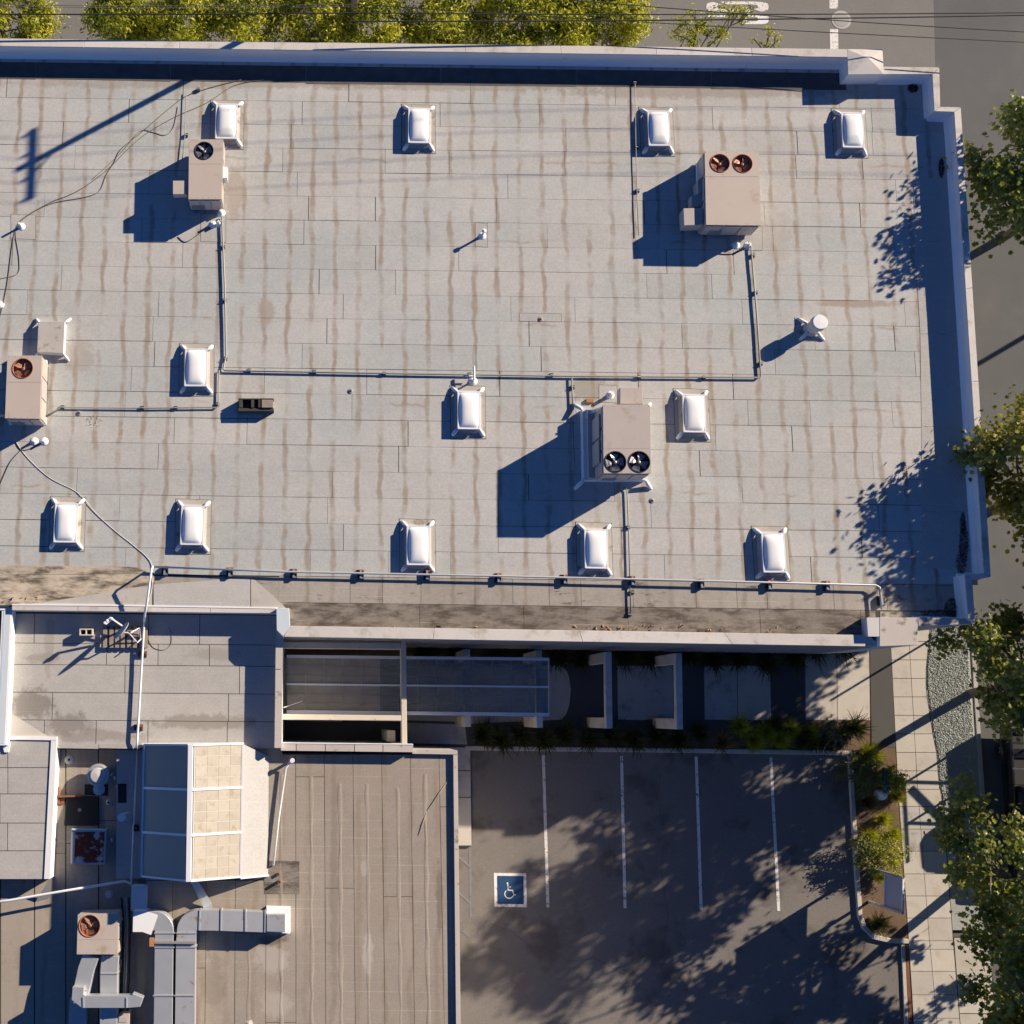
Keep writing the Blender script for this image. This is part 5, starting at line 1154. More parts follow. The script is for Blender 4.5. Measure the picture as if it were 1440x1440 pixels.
# plumbing vents with white boots
def vent(u, v, h, label, z=ZR, r=.04, cap=False):
    p = P(u, v, z); t = T('plumbing_vent', label, 'vent', p, 'small roof vents')
    B(MB().lathe(p, [(.15, 0), (.12, .02), (r + .02, .06), (r + .01, .12)], 16), 'boot', 'mastic', t, smooth=True)
    B(MB().lathe((p.x, p.y, p.z + .1), [(r, 0), (r, h - .1)], 12), 'stack', 'pvc', t)
    if cap: B(MB().lathe((p.x, p.y, p.z + h), [(r * 1.9, 0), (r * 1.9, .05), (.01, .08)], 14), 'cap', 'pvc', t)
vent(30, 319, .32, 'white booted vent pipe where the black cables turn'); vent(678, 332, .42, 'white booted vent pipe alone in the middle of the roof', cap=True)
vent(0, 429, .35, 'white booted vent pipe at the black cable, by the hatch'); vent(48, 621, .22, 'white booted vent pipe of a pair, closer to the loose cables'); vent(62, 621, .22, 'white booted vent pipe of a pair, further from the loose cables')
vent(299, 316, .24, 'white booted stub by the narrow unit, closer to its shadow'); vent(308, 315, .24, 'white booted stub by the narrow unit, beside the conduit')
vent(1035, 345, .2, 'white booted stub by the wide two-fan unit, closer to its shadow'); vent(1051, 346, .26, 'white booted stub by the wide two-fan unit, beside the conduit'); vent(311, 300, .25, 'white booted stub tight against the narrow unit corner')
vent(858, 556, .3, 'white booted pipe stub behind the tall unit', r=.06)
p = P(665, 536, ZR); t = T('tee_vent', 'white tee-shaped vent on the long conduit above a skylight', 'vent', p)
B(MB().lathe(p, [(.16, 0), (.12, .03), (.05, .08)], 16), 'boot', 'mastic', t); B(MB().tube([p + Vector((0, 0, .05)), p + Vector((0, 0, .34))], .035, 8), 'riser', 'pvc', t)
B(MB().tube([p + Vector((0, -.05, .34)), p + Vector((0, .42, .34))], .035, 8), 'arm', 'pvc', t); B(MB().tube([p + Vector((-.28, .12, .2)), p + Vector((0, .12, .2))], .03, 8), 'arm', 'pvc', t)
p = P(1140, 463, ZR); t = T('flue_vent', 'stout white round flue with a flat cap on a square flashed base', 'vent', p)
B(MB().prism([(p.x - .5, p.y - .42), (p.x + .46, p.y - .42), (p.x + .46, p.y + .42), (p.x - .5, p.y + .42)], ZR, ZR + .01, bot=False), 'base_sheet', 'patch', t)
B(MB().lathe(p, [(.27, 0), (.25, .15), (.22, .18), (.22, .55), (.27, .56), (.27, .74), (.25, .76)], 26), 'flue', 'coping', t)
B(MB().lathe((p.x, p.y, p.z + .76), [(.255, 0), (.24, .03), (.02, .035)], 26), 'cap', 'pvc', t)
for sx, sy in ((-1, 1), (1, -1), (-1, -1)):
    B(MB().tube([p + Vector((sx * .16, sy * .16, .16)), p + Vector((sx * .3, sy * .28, .05)), p + Vector((sx * .42, sy * .38, .014))], [.05, .06, .04], 7), 'corner_flashing', 'mastic', t, smooth=True)
def small_drain(u, v, label): 
    p = P(u, v, ZR); t = T('roof_drain', label, 'drain', p); B(MB().lathe(p, [(.09, 0), (.08, .02), (.05, .03)], 14), 'ring', 'pipe_grey', t); B(MB().lathe((p.x, p.y, p.z + .03), [(.035, 0), (.03, .015)], 10), 'strainer', 'black', t)
small_drain(760, 449, 'tiny round drain on the seam below the wide two-fan unit'); small_drain(917, 704, 'tiny round drain between the tall unit and the pipe rail'); small_drain(493, 550, 'tiny round plug in the roof below the mid conduit'); small_drain(111, 581, 'tiny dark plug beside the gravel spill')

# loose cables
def cable(label, pts, m='wire', r=.014, z=ZR, hump=.02):
    P3 = [P(q[0], q[1], z + (q[2] if len(q) > 2 else .012)) for q in pts]
    # smooth Catmull-Rom
    out = []
    for i in range(len(P3) - 1):
        a, b, c, d = P3[max(i - 1, 0)], P3[i], P3[i + 1], P3[min(i + 2, len(P3) - 1)]
        for k in range(6):
            t = k / 6; out.append(.5 * ((2 * b) + (c - a) * t + (2 * a - 5 * b + 4 * c - d) * t * t + (3 * b - a - 3 * c + d) * t ** 3))
    out.append(P3[-1]); o = B(MB().tube(out, r, 6), 'cable', m, smooth=True); return tag(o, label, 'cable')
cable('brown black cable sagging from the parapet past the pole shadow to a vent, upper strand', [(340, 112), (300, 122), (262, 135), (235, 155), (200, 185), (170, 210), (155, 235), (110, 268), (70, 285), (35, 305), (24, 318), (18, 340), (10, 400), (0, 445), (-20, 520)], 'wire_grey')
cable('brown black cable of the bundle looping low past the pole shadow', [(372, 112), (330, 120), (290, 145), (245, 165), (200, 192), (165, 225), (150, 245), (140, 268), (120, 277), (70, 287), (33, 308), (22, 325), (27, 365), (24, 385), (0, 392), (-30, 400)], 'wire_grey', .011)
cable('thin cable arc joining two strands of the bundle near the narrow unit', [(250, 150), (244, 178), (232, 190), (215, 186), (196, 185), (170, 215), (130, 252)], 'wire_grey', .009)
cable('white cable snaking from the unit by the hatch to the pipe rail end', [(10, 590, .03), (22, 620), (40, 645), (70, 672), (105, 690), (121, 705, .03), (135, 722, .015), (160, 745), (185, 765), (205, 782), (214, 797, .02), (213, 830, .02), (207, 848, .06)], 'wire_white', .010)
cable('black cable loop at the foot of the narrow unit', [(250, 333), (262, 340), (285, 325), (300, 318), (306, 308)], 'wire', .012)
cable('black cable loop from a white stub below the wide two-fan unit', [(1012, 357), (1030, 357), (1046, 350), (1053, 340)], 'wire', .014)
cable('black cables fanning from the two booted vents by the hatch unit', [(62, 620), (45, 630), (30, 633), (22, 622)], 'wire', .014); cable('black cable leaving the hatch unit off the roof edge', [(30, 632), (14, 650), (0, 680), (-30, 740)], 'wire', .013)
cable('thin dark cable loop lying on the lower deck beside the dish', [(207, 895), (215, 910), (230, 914), (240, 906), (241, 892), (237, 882)], 'wire_grey', .007, z=ZL)

# crate rack, pallet, dish, concrete block
p = P(360, 574, ZR); t = T('crate_rack', 'dark weathered wooden rack lying on the main roof', 'wooden rack', p)
for u0, u1, h in ((336, 341, .32), (342, 352, .10), (353, 357, .34), (358, 361, .2), (363, 366, .34), (368, 384, .36)):
    blockpx(t, 'plank', [(u0, 562), (u1, 562), (u1, 573), (u0, 573)], ZR + .02, ZR + h, 'wood_dark' if h < .36 else 'wood', .008)
blockpx(t, 'frame_rail', [(335, 574), (385, 574), (385, 578), (335, 578)], ZR, ZR + .3, 'wood_dark', .008); blockpx(t, 'frame_rail', [(335, 560), (385, 560), (385, 561.7), (335, 561.7)], ZR, ZR + .3, 'wood_dark', .008)
p = P(172, 893, ZL); t = T('pallet', 'weathered wooden pallet carrying the satellite dish', 'pallet', p)
for u in (148, 157, 165, 173, 182, 190, 199, 205):
    blockpx(t, 'slat', [(u - 3.2, 880), (u + 2.6, 880), (u + 2.2, 911), (u - 3.4, 911)], ZL + .12, ZL + .145, 'wood', .004)
for v in (882, 895, 909):
    blockpx(t, 'stringer', [(144.5, v - 1.2), (207, v - 1.2), (207, v + 1.2), (144.5, v + 1.2)], ZL, ZL + .118, 'wood_dark', 0)
p = P(183, 892, ZL); t = T('satellite_dish', 'grey satellite dish with feed arm tilted on its mast', 'satellite dish', (p.x, p.y, ZL + .14))
dc = P(170.5, 887, ZL + .75); dn = Vector((-.62, .55, .30)).normalized()
ux = dn.cross(Vector((0, 0, 1))).normalized(); uy = ux.cross(dn).normalized(); mb = MB(); N_ = 22
rings_ = [(0, -.07), (.12, -.06), (.25, -.035), (.36, 0), (.375, .012)]
vsd = []; 
for r_, h_ in rings_[1:]:
    vsd += [dc + (ux * math.cos(2 * math.pi * k / N_) * .92 + uy * math.sin(2 * math.pi * k / N_)) * r_ + dn * h_ for k in range(N_)]
vsd.append(dc + dn * -.07); f_ = []
for i in range(3):
    for k in range(N_): f_.append((i * N_ + k, i * N_ + (k + 1) % N_, (i + 1) * N_ + (k + 1) % N_, (i + 1) * N_ + k))
for k in range(N_): f_.append((len(vsd) - 1, (k + 1) % N_, k))
mb.add(vsd, f_); o = B(mb, 'reflector', 'sign_back', t, smooth=True); md = o.modifiers.new('solid', 'SOLIDIFY'); md.thickness = .012
B(MB().tube([P(184, 893, ZL + .15), P(180, 890, ZL + .7), dc - dn * .08], .028, 8), 'mast', 'pipe', t)
B(MB().bar(P(172, 880, ZL + .55), P(156, 869, ZL + .95), .05, .05), 'feed_arm', 'alu', t)
lb = B(MB().bar(P(157, 869, ZL + .97), P(148, 877, ZL + .98), .10, .08), 'feed_bracket', 'pvc', t)
for u, v in ((147.5, 876), (151, 873), (157, 870)):
    p_ = P(u, v, ZL + 1.02); B(MB().lathe(p_, [(.045, -.06), (.045, .05), (.03, .06)], 12), 'feed_horn', 'pvc', lb)
for a, b_ in (((184, 890), (196, 883)), ((183, 892), (193, 903)), ((196, 883), (198, 898)), ((193, 904), (199, 898))):
    B(MB().bar(P(*a, ZL + .4), P(*b_, ZL + .17), .03), 'strut', 'alu', t)
blockpx(t, 'ballast', [(183, 886), (195, 886), (195, 895), (184, 895)], ZL + .15, ZL + .24, 'wood', .006)
p = P(121, 888, ZL); t = T('concrete_block', 'tan two-hole concrete block set on the lower deck', 'concrete block', p)
qo = px([(111.5, 884), (130.5, 884), (130, 893.5), (111.5, 893.5)], ZL + .3); bq = [p_.xy for p_ in qo]
w_ = (bq[1] - bq[0]).length
mb = MB(); x0, x1, y0, y1 = bq[3].x, bq[1].x, bq[3].y, bq[1].y; wl = .035; xm = (x0 + x1) / 2
for b_ in ((x0, y0, x1, y0 + wl), (x0, y1 - wl, x1, y1), (x0, y0 + wl, x0 + wl, y1 - wl), (x1 - wl, y0 + wl, x1, y1 - wl), (xm - wl / 2, y0 + wl, xm + wl / 2, y1 - wl)):
    mb.box(b_[0], b_[1], ZL, b_[2], b_[3], ZL + .3)
B(mb, 'web', 'block', t); B(MB().box(x0 + wl, y0 + wl, ZL, x1 - wl, y1 - wl, ZL + .02), 'core_floor', 'black', t)

# leaf litter in the parapet corners
def litter(name, label, polys, n, m='litter', size=.05, z=ZR + .01):
    pts = []
    for (cu, cv, ru, rv, w) in polys:
        k = int(n * w); a = RNG.uniform(0, 6.283, k); r = np.sqrt(RNG.uniform(0, 1, k))
        for aa, rr in zip(a, r): q = P(cu + ru * rr * math.cos(aa), cv + rv * rr * math.sin(aa), z); pts.append((q.x, q.y, z + U(0, .05) * (1 - rr)))
    V, Fc = leaves(np.array(pts), size, OVAL, .7, .6)
    return tag(STUFF(np_mesh(name, V, Fc, m, base=pts[0])), label, 'leaf litter')
litter('leaf_litter', 'brown leaf litter drifted along the shaded parapet and its end corner', [(1355, 765, 7, 28, .3), (1354, 735, 4, 16, .12), (1352, 790, 8, 16, .15), (1340, 855, 12, 14, .28), (1318, 862, 24, 5, .15)], 1800)
litter('leaf_litter', 'small brown leaf pile against the shaded parapet', [(1324, 236, 4, 14, 1)], 350)
litter('leaf_litter', 'dark leaf pile in the stepped parapet corner', [(1284, 124, 7, 6, 1)], 350)
litter('fallen_leaves', 'orange leaves scattered in the dirty gutter', [(830, 884, 430, 6, .45), (880, 882, 50, 4, .3), (20, 842, 40, 6, .2)], 60, 'dryleaf', .11, ZR + .02)
litter('gravel_spill', 'small spill of tan grit on the roof by the hatch unit', [(133, 592, 12, 9, 1)], 160, 'block', .035, ZR + .006)

# ------------------------------------------------------------------ utility pole and lines
pb_ = P(500, -12, ZR); pole = T('utility_pole', 'wooden utility pole with crossarm whose shadow crosses the roof', 'utility pole', (pb_.x, pb_.y, RD))
PT = 11.1
B(MB().tube([(pb_.x, pb_.y, RD), (pb_.x, pb_.y, PT)], [.15, .10], 12), 'shaft', 'polewood', pole)
B(MB().bar((pb_.x + .12, pb_.y - 1.3, PT - .2), (pb_.x + .12, pb_.y + 1.3, PT - .2), .11, .13), 'crossarm', 'polewood', pole)
for dy in (-1.2, -.45, .45, 1.2):
    B(MB().lathe((pb_.x + .12, pb_.y + dy, PT - .14), [(.03, 0), (.05, .06), (.05, .12), (.02, .16)], 10), 'insulator', 'pipe_grey', pole)
B(MB().bar((pb_.x + .1, pb_.y - .4, PT - .25), (pb_.x + .05, pb_.y, PT - .6), .04), 'brace', 'pipe_grey', pole)
def wire(label, a, b, sag=.35, r=.013, m='wire', n=24):
    a, b = Vector(a), Vector(b); pts = [lerp(a, b, i / n) - Vector((0, 0, sag * 4 * (i / n) * (1 - i / n))) for i in range(n + 1)]
    return tag(B(MB().tube(pts, r, 6), 'overhead_line', m), label, 'overhead line', 'overhead lines')
for k, dy in enumerate((-1.2, -.45, .45, 1.2)):
    for s in (-1, 1):
        wire('thin overhead line fixed to the pole crossarm', (pb_.x + .12, pb_.y + dy, PT + .02), (pb_.x + s * 34, pb_.y + dy + .9 * s, PT), .5, .009)
LZ = 6.5
for k, (a, b, r, lab) in enumerate((((-60, 5), (500, 6), .012, 'thin grey overhead cable over the hedge, first strand of two'), ((-60, 7.5), (500, 9), .010, 'thin grey overhead cable over the hedge, second strand of two'), ((-60, 19.5), (500, 18), .026, 'thick black overhead cable over the hedge'),
        ((490, 5), (1500, 62), .016, 'dark overhead cable sloping most across the side street'), ((490, 18), (1500, 17), .022, 'twisted overhead cable crossing straight over the stop legend'), ((490, 30), (1500, 20), .026, 'thick twisted overhead cable just below the straight one'), ((800, 0), (1500, 48), .018, 'dark overhead cable crossing two twisted cables'))):
    A_, B_ = P(*a, LZ), P(*b, LZ); wire(lab, A_, B_, .12 if k != 2 else .06, r, 'wire' if k not in (0, 1) else 'wire_grey')

# ------------------------------------------------------------------ sign, post, backflow
t = T('monument_sign', 'freestanding sign seen from behind, grey panel between two metal posts', 'sign', P(1225, 1245, 0))
s0, s1 = P(1223, 1221, 0), P(1222, 1268, 0)
for s in (s0, s1): bevel(B(MB().box(s.x - .04, s.y - .04, -.1, s.x + .04, s.y + .04, 2.42), 'post', 'galv', t), .006)
bevel(B(MB().add([(s0.x + .05, s0.y - .03, 1.15), (s0.x + .08, s0.y - .03, 1.15), (s0.x + .08, s0.y - .03, 2.36), (s0.x + .05, s0.y - .03, 2.36), (s1.x + .05, s1.y + .03, 1.15), (s1.x + .08, s1.y + .03, 1.15), (s1.x + .08, s1.y + .03, 2.36), (s1.x + .05, s1.y + .03, 2.36)], [(0, 4, 7, 3), (1, 2, 6, 5), (0, 1, 5, 4), (3, 7, 6, 2), (0, 3, 2, 1), (4, 5, 6, 7)]), 'panel', 'sign_back', t), .006)
B(MB().bar((s0.x + .02, s0.y, 2.38), (s1.x + .02, s1.y, 2.38), .06, .05), 'top_rail', 'alu', t); B(MB().bar((s0.x + .02, s0.y, 1.13), (s1.x + .02, s1.y, 1.13), .06, .05), 'bottom_rail', 'alu', t)
p = P(1338, 882, 0); t = T('signpost', 'thin metal post at the edge of the gravel strip by the building corner', 'post', p)
B(MB().tube([p, p + Vector((0, 0, 2.3))], .04, 8), 'post', 'galv', t); B(MB().lathe((p.x, p.y, 0), [(.09, 0), (.09, .02), (.05, .03)], 12), 'base_plate', 'galv', t); B(MB().lathe((p.x, p.y, 2.3), [(.045, 0), (.03, .03)], 10), 'cap', 'galv', t)
p = P(1243, 1098, 0); t = T('backflow_valve', 'teal wrapped pipe assembly with white domed end among planter shrubs', 'pipe assembly', p)
B(MB().tube([P(1243, 1082, .1), P(1244, 1084, .5), P(1246, 1090, .58), P(1247, 1108, .58), P(1246, 1112, .5), P(1245, 1113, .1)], [.08, .1, .13, .13, .1, .08], 12), 'wrap', 'teal', t, smooth=True)
B(MB().tube([P(1244.5, 1096, .62), P(1244.5, 1096, .78)], .05, 8), 'handle', 'teal', t)
pw_ = P(1240, 1118, .3); B(MB().lathe((pw_.x, pw_.y, 0), [(.17, 0), (.19, .25), (.16, .40), (.08, .48), (.01, .5)], 16), 'domed_end', 'mastic', t, smooth=True)

# ------------------------------------------------------------------ pickup truck parked at the kerb
tw = P(1395, 1016, RD); te = P(1408, 1221, RD); ydir = (te - tw).normalized(); L = 5.5
TK = T('pickup_truck', 'black pickup truck with a ladder rack parked at the kerb under street trees', 'truck', tw + ydir * 2.7)
rzt = math.atan2(ydir.x, -ydir.y)
W = 1.92
def tk(l, w, z):     # l from tailgate forward (to the south), w across from the kerb side, z up
    xd = Vector((-ydir.y, ydir.x, 0)); p = tw + ydir * l + xd * w; return (p.x, p.y, RD + z)
def side_profile(name, prof, w0, w1, m, inset=0, par=TK, bev=.03):
    n = len(prof); mb = MB(); mb.add([tk(l, w0 + (inset if z > 1.1 else 0), z) for l, z in prof] + [tk(l, w1 - (inset if z > 1.1 else 0), z) for l, z in prof],
        [tuple(range(n)), tuple(range(2 * n - 1, n - 1, -1))] + [(i, n + i, n + (i + 1) % n, (i + 1) % n) for i in range(n)])
    o = B(mb, name, m, par); bm2 = bmesh.new(); bm2.from_mesh(o.data); bmesh.ops.recalc_face_normals(bm2, faces=bm2.faces); bm2.to_mesh(o.data); bm2.free()
    return bevel(o, bev, 2) if bev else o
def arch(c, r, z0=.36, n=9): return [(c + r * math.cos(math.radians(180 - 180 * i / n)), z0 + r * math.sin(math.radians(180 - 180 * i / n))) for i in range(n + 1)]
low = [(0.02, .45)] + arch(.98, .46, .40) + arch(4.45, .46, .40) + [(5.42, .42), (5.5, .62), (5.46, .92), (5.3, 1.02), (4.1, 1.10), (2.15, 1.10), (2.15, .70), (0.02, .70)]
side_profile('body', low, 0, W, 'car')
for w0, w1 in ((0, .09), (W - .09, W)): side_profile('bed_wall', [(0.02, .701), (2.149, .701), (2.149, 1.08), (.02, 1.08)], w0, w1, 'car', bev=.02)
side_profile('tailgate', [(0, .701), (.08, .701), (.08, 1.06), (0, 1.06)], .092, W - .092, 'car', bev=.015); side_profile('bed_liner', [(.09, .701), (2.14, .701), (2.14, .73), (.09, .73)], .095, W - .095, 'black', bev=0)
side_profile('cab', [(2.16, 1.101), (4.15, 1.101), (3.55, 1.62), (3.3, 1.70), (2.45, 1.72), (2.25, 1.62)], .05, W - .05, 'car', inset=.09)
for s in (0, 1):
    w = .115 if s == 0 else W - .115; d = -.012 if s == 0 else .012
    side_profile('side_window', [(2.35, 1.17), (3.05, 1.17), (3.05, 1.58), (2.42, 1.60)], min(w, w + d) - .01, max(w, w + d) + .01, 'car_glass', bev=0)
    side_profile('side_window', [(3.12, 1.17), (3.9, 1.17), (3.5, 1.55), (3.12, 1.58)], min(w, w + d) - .01, max(w, w + d) + .01, 'car_glass', bev=0)
B(MB().add([tk(4.12, .2, 1.14), tk(4.12, W - .2, 1.14), tk(3.6, W - .24, 1.60), tk(3.6, .24, 1.60)], [(0, 1, 2, 3)]), 'windscreen', 'car_glass', TK)
for w in (.12, W - .12):
    side_profile('headlight', [(5.40, .72), (5.49, .70), (5.48, .86), (5.40, .88)], w - .1, w + .1, 'lamp_glass', bev=0)
    side_profile('taillight', [(-.01, .75), (.02, .75), (.02, 1.0), (-.01, 1.0)], max(.005, w - .07), min(W - .005, w + .07), 'tail', bev=0)
for lc in (.98, 4.45):
    for w0, w1 in ((.015, .25), (W - .25, W - .015)):
        cw = tk(lc, (w0 + w1) / 2, .40); xd = Vector((-ydir.y, ydir.x, 0)); prof = [(.22, -.11), (.36, -.12), (.39, -.08), (.39, .08), (.36, .12), (.22, .11)]
        V = []; Fc = []; n = 26
        for r_, x_ in prof: V += [Vector(cw) + xd * x_ + (ydir * math.cos(2 * math.pi * k / n) + Vector((0, 0, 1)) * math.sin(2 * math.pi * k / n)) * r_ for k in range(n)]
        for i in range(len(prof) - 1):
            for k in range(n): Fc.append((i * n + k, i * n + (k + 1) % n, (i + 1) * n + (k + 1) % n, (i + 1) * n + k))
        wh = mesh_obj('tyre', V, Fc, 'tyre', TK, smooth=True)
        mb = MB(); s_ = -1 if w0 < 1 else 1
        mb.add([Vector(cw) + xd * s_ * .07 + (ydir * math.cos(2 * math.pi * k / n) + Vector((0, 0, 1)) * math.sin(2 * math.pi * k / n)) * .225 for k in range(n)], [tuple(range(n))]); B(mb, 'rim', 'black', wh)
        for k in range(6):
            a = k * math.pi / 3; d = (ydir * math.cos(a) + Vector((0, 0, 1)) * math.sin(a)); B(MB().bar(Vector(cw) + xd * s_ * .085 + d * .03, Vector(cw) + xd * s_ * .085 + d * .21, .05, .03, up=xd), 'spoke', 'rim', wh)
for l_ in (.16, 1.6):
    for w in (.045, W - .045): B(MB().bar(tk(l_, w, 1.05), tk(l_, w, 1.80), .06, .06), 'rack_post', 'pipe', TK)
    B(MB().bar(tk(l_, 0, 1.83), tk(l_, W, 1.83), .07, .06), 'rack_bar', 'pipe', TK)
for w in (.045, W - .045): B(MB().bar(tk(.1, w, 1.885), tk(2.9, w, 1.885), .07, .05), 'rack_rail', 'alu', TK)
B(MB().bar(tk(.3, .3, 1.9), tk(1.5, 1.5, 1.9), .3, .03), 'rack_board', 'wood', TK)
side_profile('mirror', [(3.75, 1.12), (3.95, 1.12), (3.95, 1.32), (3.75, 1.32)], -.16, .04, 'car', bev=.02)

# pole east of the street that throws its shadow on the asphalt
p = P(1660, 345, RD); t = T('street_light', 'tall street light post across the street casting a long shadow', 'street light', p)
B(MB().tube([p, p + Vector((0, 0, 8.2))], [.11, .07], 12), 'shaft', 'galv', t); B(MB().tube([p + Vector((0, 0, 8.1)), p + Vector((-.6, 0, 8.5)), p + Vector((-1.6, 0, 8.6))], .05, 8), 'arm', 'galv', t)
B(MB().obox(p + Vector((-1.8, 0, 8.58)), (.35, 0, 0), (0, .14, 0), (0, 0, .06)), 'lamp_head', 'galv', t)

# ------------------------------------------------------------------ trees
def branch(mb, a, b, r0, r1, bend=.12, n=5):
    a, b = Vector(a), Vector(b); m_ = lerp(a, b, .5) + Vector((U(-1, 1), U(-1, 1), U(-.3, .8))) * (b - a).length * bend
    pts = [((1 - t) ** 2) * a + 2 * t * (1 - t) * m_ + t * t * b for t in [i / n for i in range(n + 1)]]
    mb.tube(pts, [lerp(r0, r1, i / n) for i in range(n + 1)], 7, cap=False); return pts
def tree(name, label, cat, base, height, rad, zc, rz, nclump, nleaf, leaf, shape, lm, group, seed, clump_r=.62, trunk_r=.17, tones=(.15, 1.0), lean=(0, 0), fill=.55, squash=1.0, upb=.9, low=-.55):
    rng = np.random.default_rng(seed); random.seed(seed)
    t = T(name, label, cat, base, group); base = Vector(base)
    top = base + Vector((lean[0], lean[1], zc - rz * .35)); wood = MB(); branch(wood, base - Vector((0, 0, .1)), top, trunk_r, trunk_r * .6, .04)
    cen = Vector((base.x + lean[0], base.y + lean[1], base.z + zc)); cl = []
    # limbs reach towards clump centres spread over the crown volume
    k = 0
    while len(cl) < nclump:
        d = rng.normal(size=3); d /= np.linalg.norm(d); r = rng.uniform(fill, 1.0) ** .6
        lob = 1 + .22 * math.sin(3 * math.atan2(d[1], d[0]) + seed) + .12 * math.sin(5 * math.atan2(d[1], d[0]) + 2 * seed)
        if d[2] < low: continue
        c = cen + Vector((d[0] * rad * r * lob, d[1] * rad * r * lob * squash, d[2] * rz * r)); cl.append(c)
    tr_ = B(wood, 'trunk', 'bark', t, smooth=True)
    lw = MB(); mains = cl[:max(5, nclump // 9)]
    for c in mains: branch(lw, lerp(Vector(base), top, U(.75, 1.0)), c, trunk_r * .45, .035, .15)
    for c in cl[len(mains):]:
        m_ = min(mains, key=lambda q: (q - c).length); branch(lw, lerp(top, m_, U(.5, .95)), c, .035, .012, .2, 4)
    B(lw, 'limbs', 'bark', tr_, smooth=True)
    P_, O_, TN = [], [], []
    for c in cl:
        k = max(6, int(nleaf / nclump * rng.uniform(.5, 1.5))); g = rng.normal(size=(k, 3)) * np.array([1, 1, .55]) * clump_r * rng.uniform(.6, 1.15) * .62
        P_.append(np.array(c) + g); O_.append((np.array(c) - np.array(cen))[None] / rad * .5 + g / clump_r * .5)
        TN.append(np.clip(rng.normal(rng.uniform(*tones), .18, k), 0, 1))
    P_, O_, TN = np.concatenate(P_), np.concatenate(O_), np.concatenate(TN)
    V, Fc = leaves(P_, leaf, shape, upb, .75, rng, O_)
    np_mesh('crown', V, Fc, lm, t, tone=np.repeat(TN, len(shape) + 1))
    return t
g_ = 'street trees along the kerb'
tree('plane_tree', 'loose crowned street tree reaching over the parapet near the intersection', 'tree', P(1352, 330, 0) + Vector((1.8, 0, 0)), 8.2, 3.7, 5.5, 2.6, 150, 24000, .165, PLANE, 'leaf_plane', g_, 11, fill=.3, squash=1.12)
tree('plane_tree', 'yellowing street tree behind the middle of the parapet', 'tree', P(1372, 712, 0) + Vector((.9, 0, 0)), 8.8, 3.4, 5.7, 2.9, 160, 34000, .155, PLANE, 'leaf_plane2', g_, 12)
tree('plane_tree', 'dense street tree at the building corner above the gravel strip', 'tree', P(1366, 975, 0), 9.6, 3.1, 5.6, 3.9, 160, 16000, .155, PLANE, 'leaf_plane', g_, 13, lean=(.35, .35), fill=.3, squash=.82, clump_r=.48, low=-.9)
tree('plane_tree', 'large dense street tree above the sidewalk by the freestanding sign', 'tree', P(1378, 1222, 0), 10.2, 4.4, 5.7, 4.3, 250, 23000, .155, PLANE, 'leaf_plane', g_, 14, lean=(.4, -1.3), fill=.35, clump_r=.48, low=-.85)
tree('plane_tree', 'street tree further down the kerb than the freestanding sign', 'tree', P(1392, 1478, 0), 8.6, 3.6, 5.5, 2.9, 120, 12000, .19, PLANE, 'leaf_plane', g_, 15)
# clipped hedge trees north of the building
g_ = 'hedge trees along the side street wall'
hx = [(20, 1.45, 'bright yellow green hedge tree before the gap in the row'), (172, 1.0, 'yellow green hedge tree just after the gap in the row'), (255, 1.25, 'dense yellow green hedge tree under the thick black cable'), (345, 1.3, 'dense hedge tree beside the pole shadow on the coping'), (440, 1.3, 'hedge tree with a few orange leaves, second from the pole'), (530, 1.3, 'hedge tree with orange tips at the utility pole'), (620, 1.35, 'dense hedge tree in the middle of the row'), (715, 1.35, 'hedge tree with darker shaded hollows'), (795, 1.2, 'hedge tree with a bare gap below it'), (865, 1.15, 'last full hedge tree beside the painted street letters')]
for i, (u, rr, lab) in enumerate(hx):
    p = P(u, 27, 3.4); tree('hedge_tree', lab, 'tree', (p.x, p.y, RD), 4.6, rr * 1.08, 3.4, 1.25, 44, 6800, .165, OVAL, 'leaf_hedge', g_, 40 + i, clump_r=.42, trunk_r=.06, tones=(.1, 1.0), fill=.35, upb=.8, squash=1.05)
for i, (u, v, z, rr, nc, nl, lab) in enumerate(((975, 30, 3.0, .95, 16, 420, 'thin sparse sapling in front of the painted street letters'), (1036, 22, 3.2, .55, 12, 330, 'narrow leafy sapling across the painted street letters'), (990, 60, 2.9, 1.2, 18, 620, 'low leafy shrub peeking over the parapet coping'), (1085, 60, 2.6, .7, 9, 130, 'nearly bare sapling with twigs and a few yellow leaves'))):
    p = P(u, v, z); tree('sapling', lab, 'tree', (p.x, p.y, RD), 4, rr, z, .8, nc, nl, .13, OVAL, 'leaf_hedge', 'sparse saplings by the side street', 70 + i, clump_r=.25, trunk_r=.035, fill=.2)

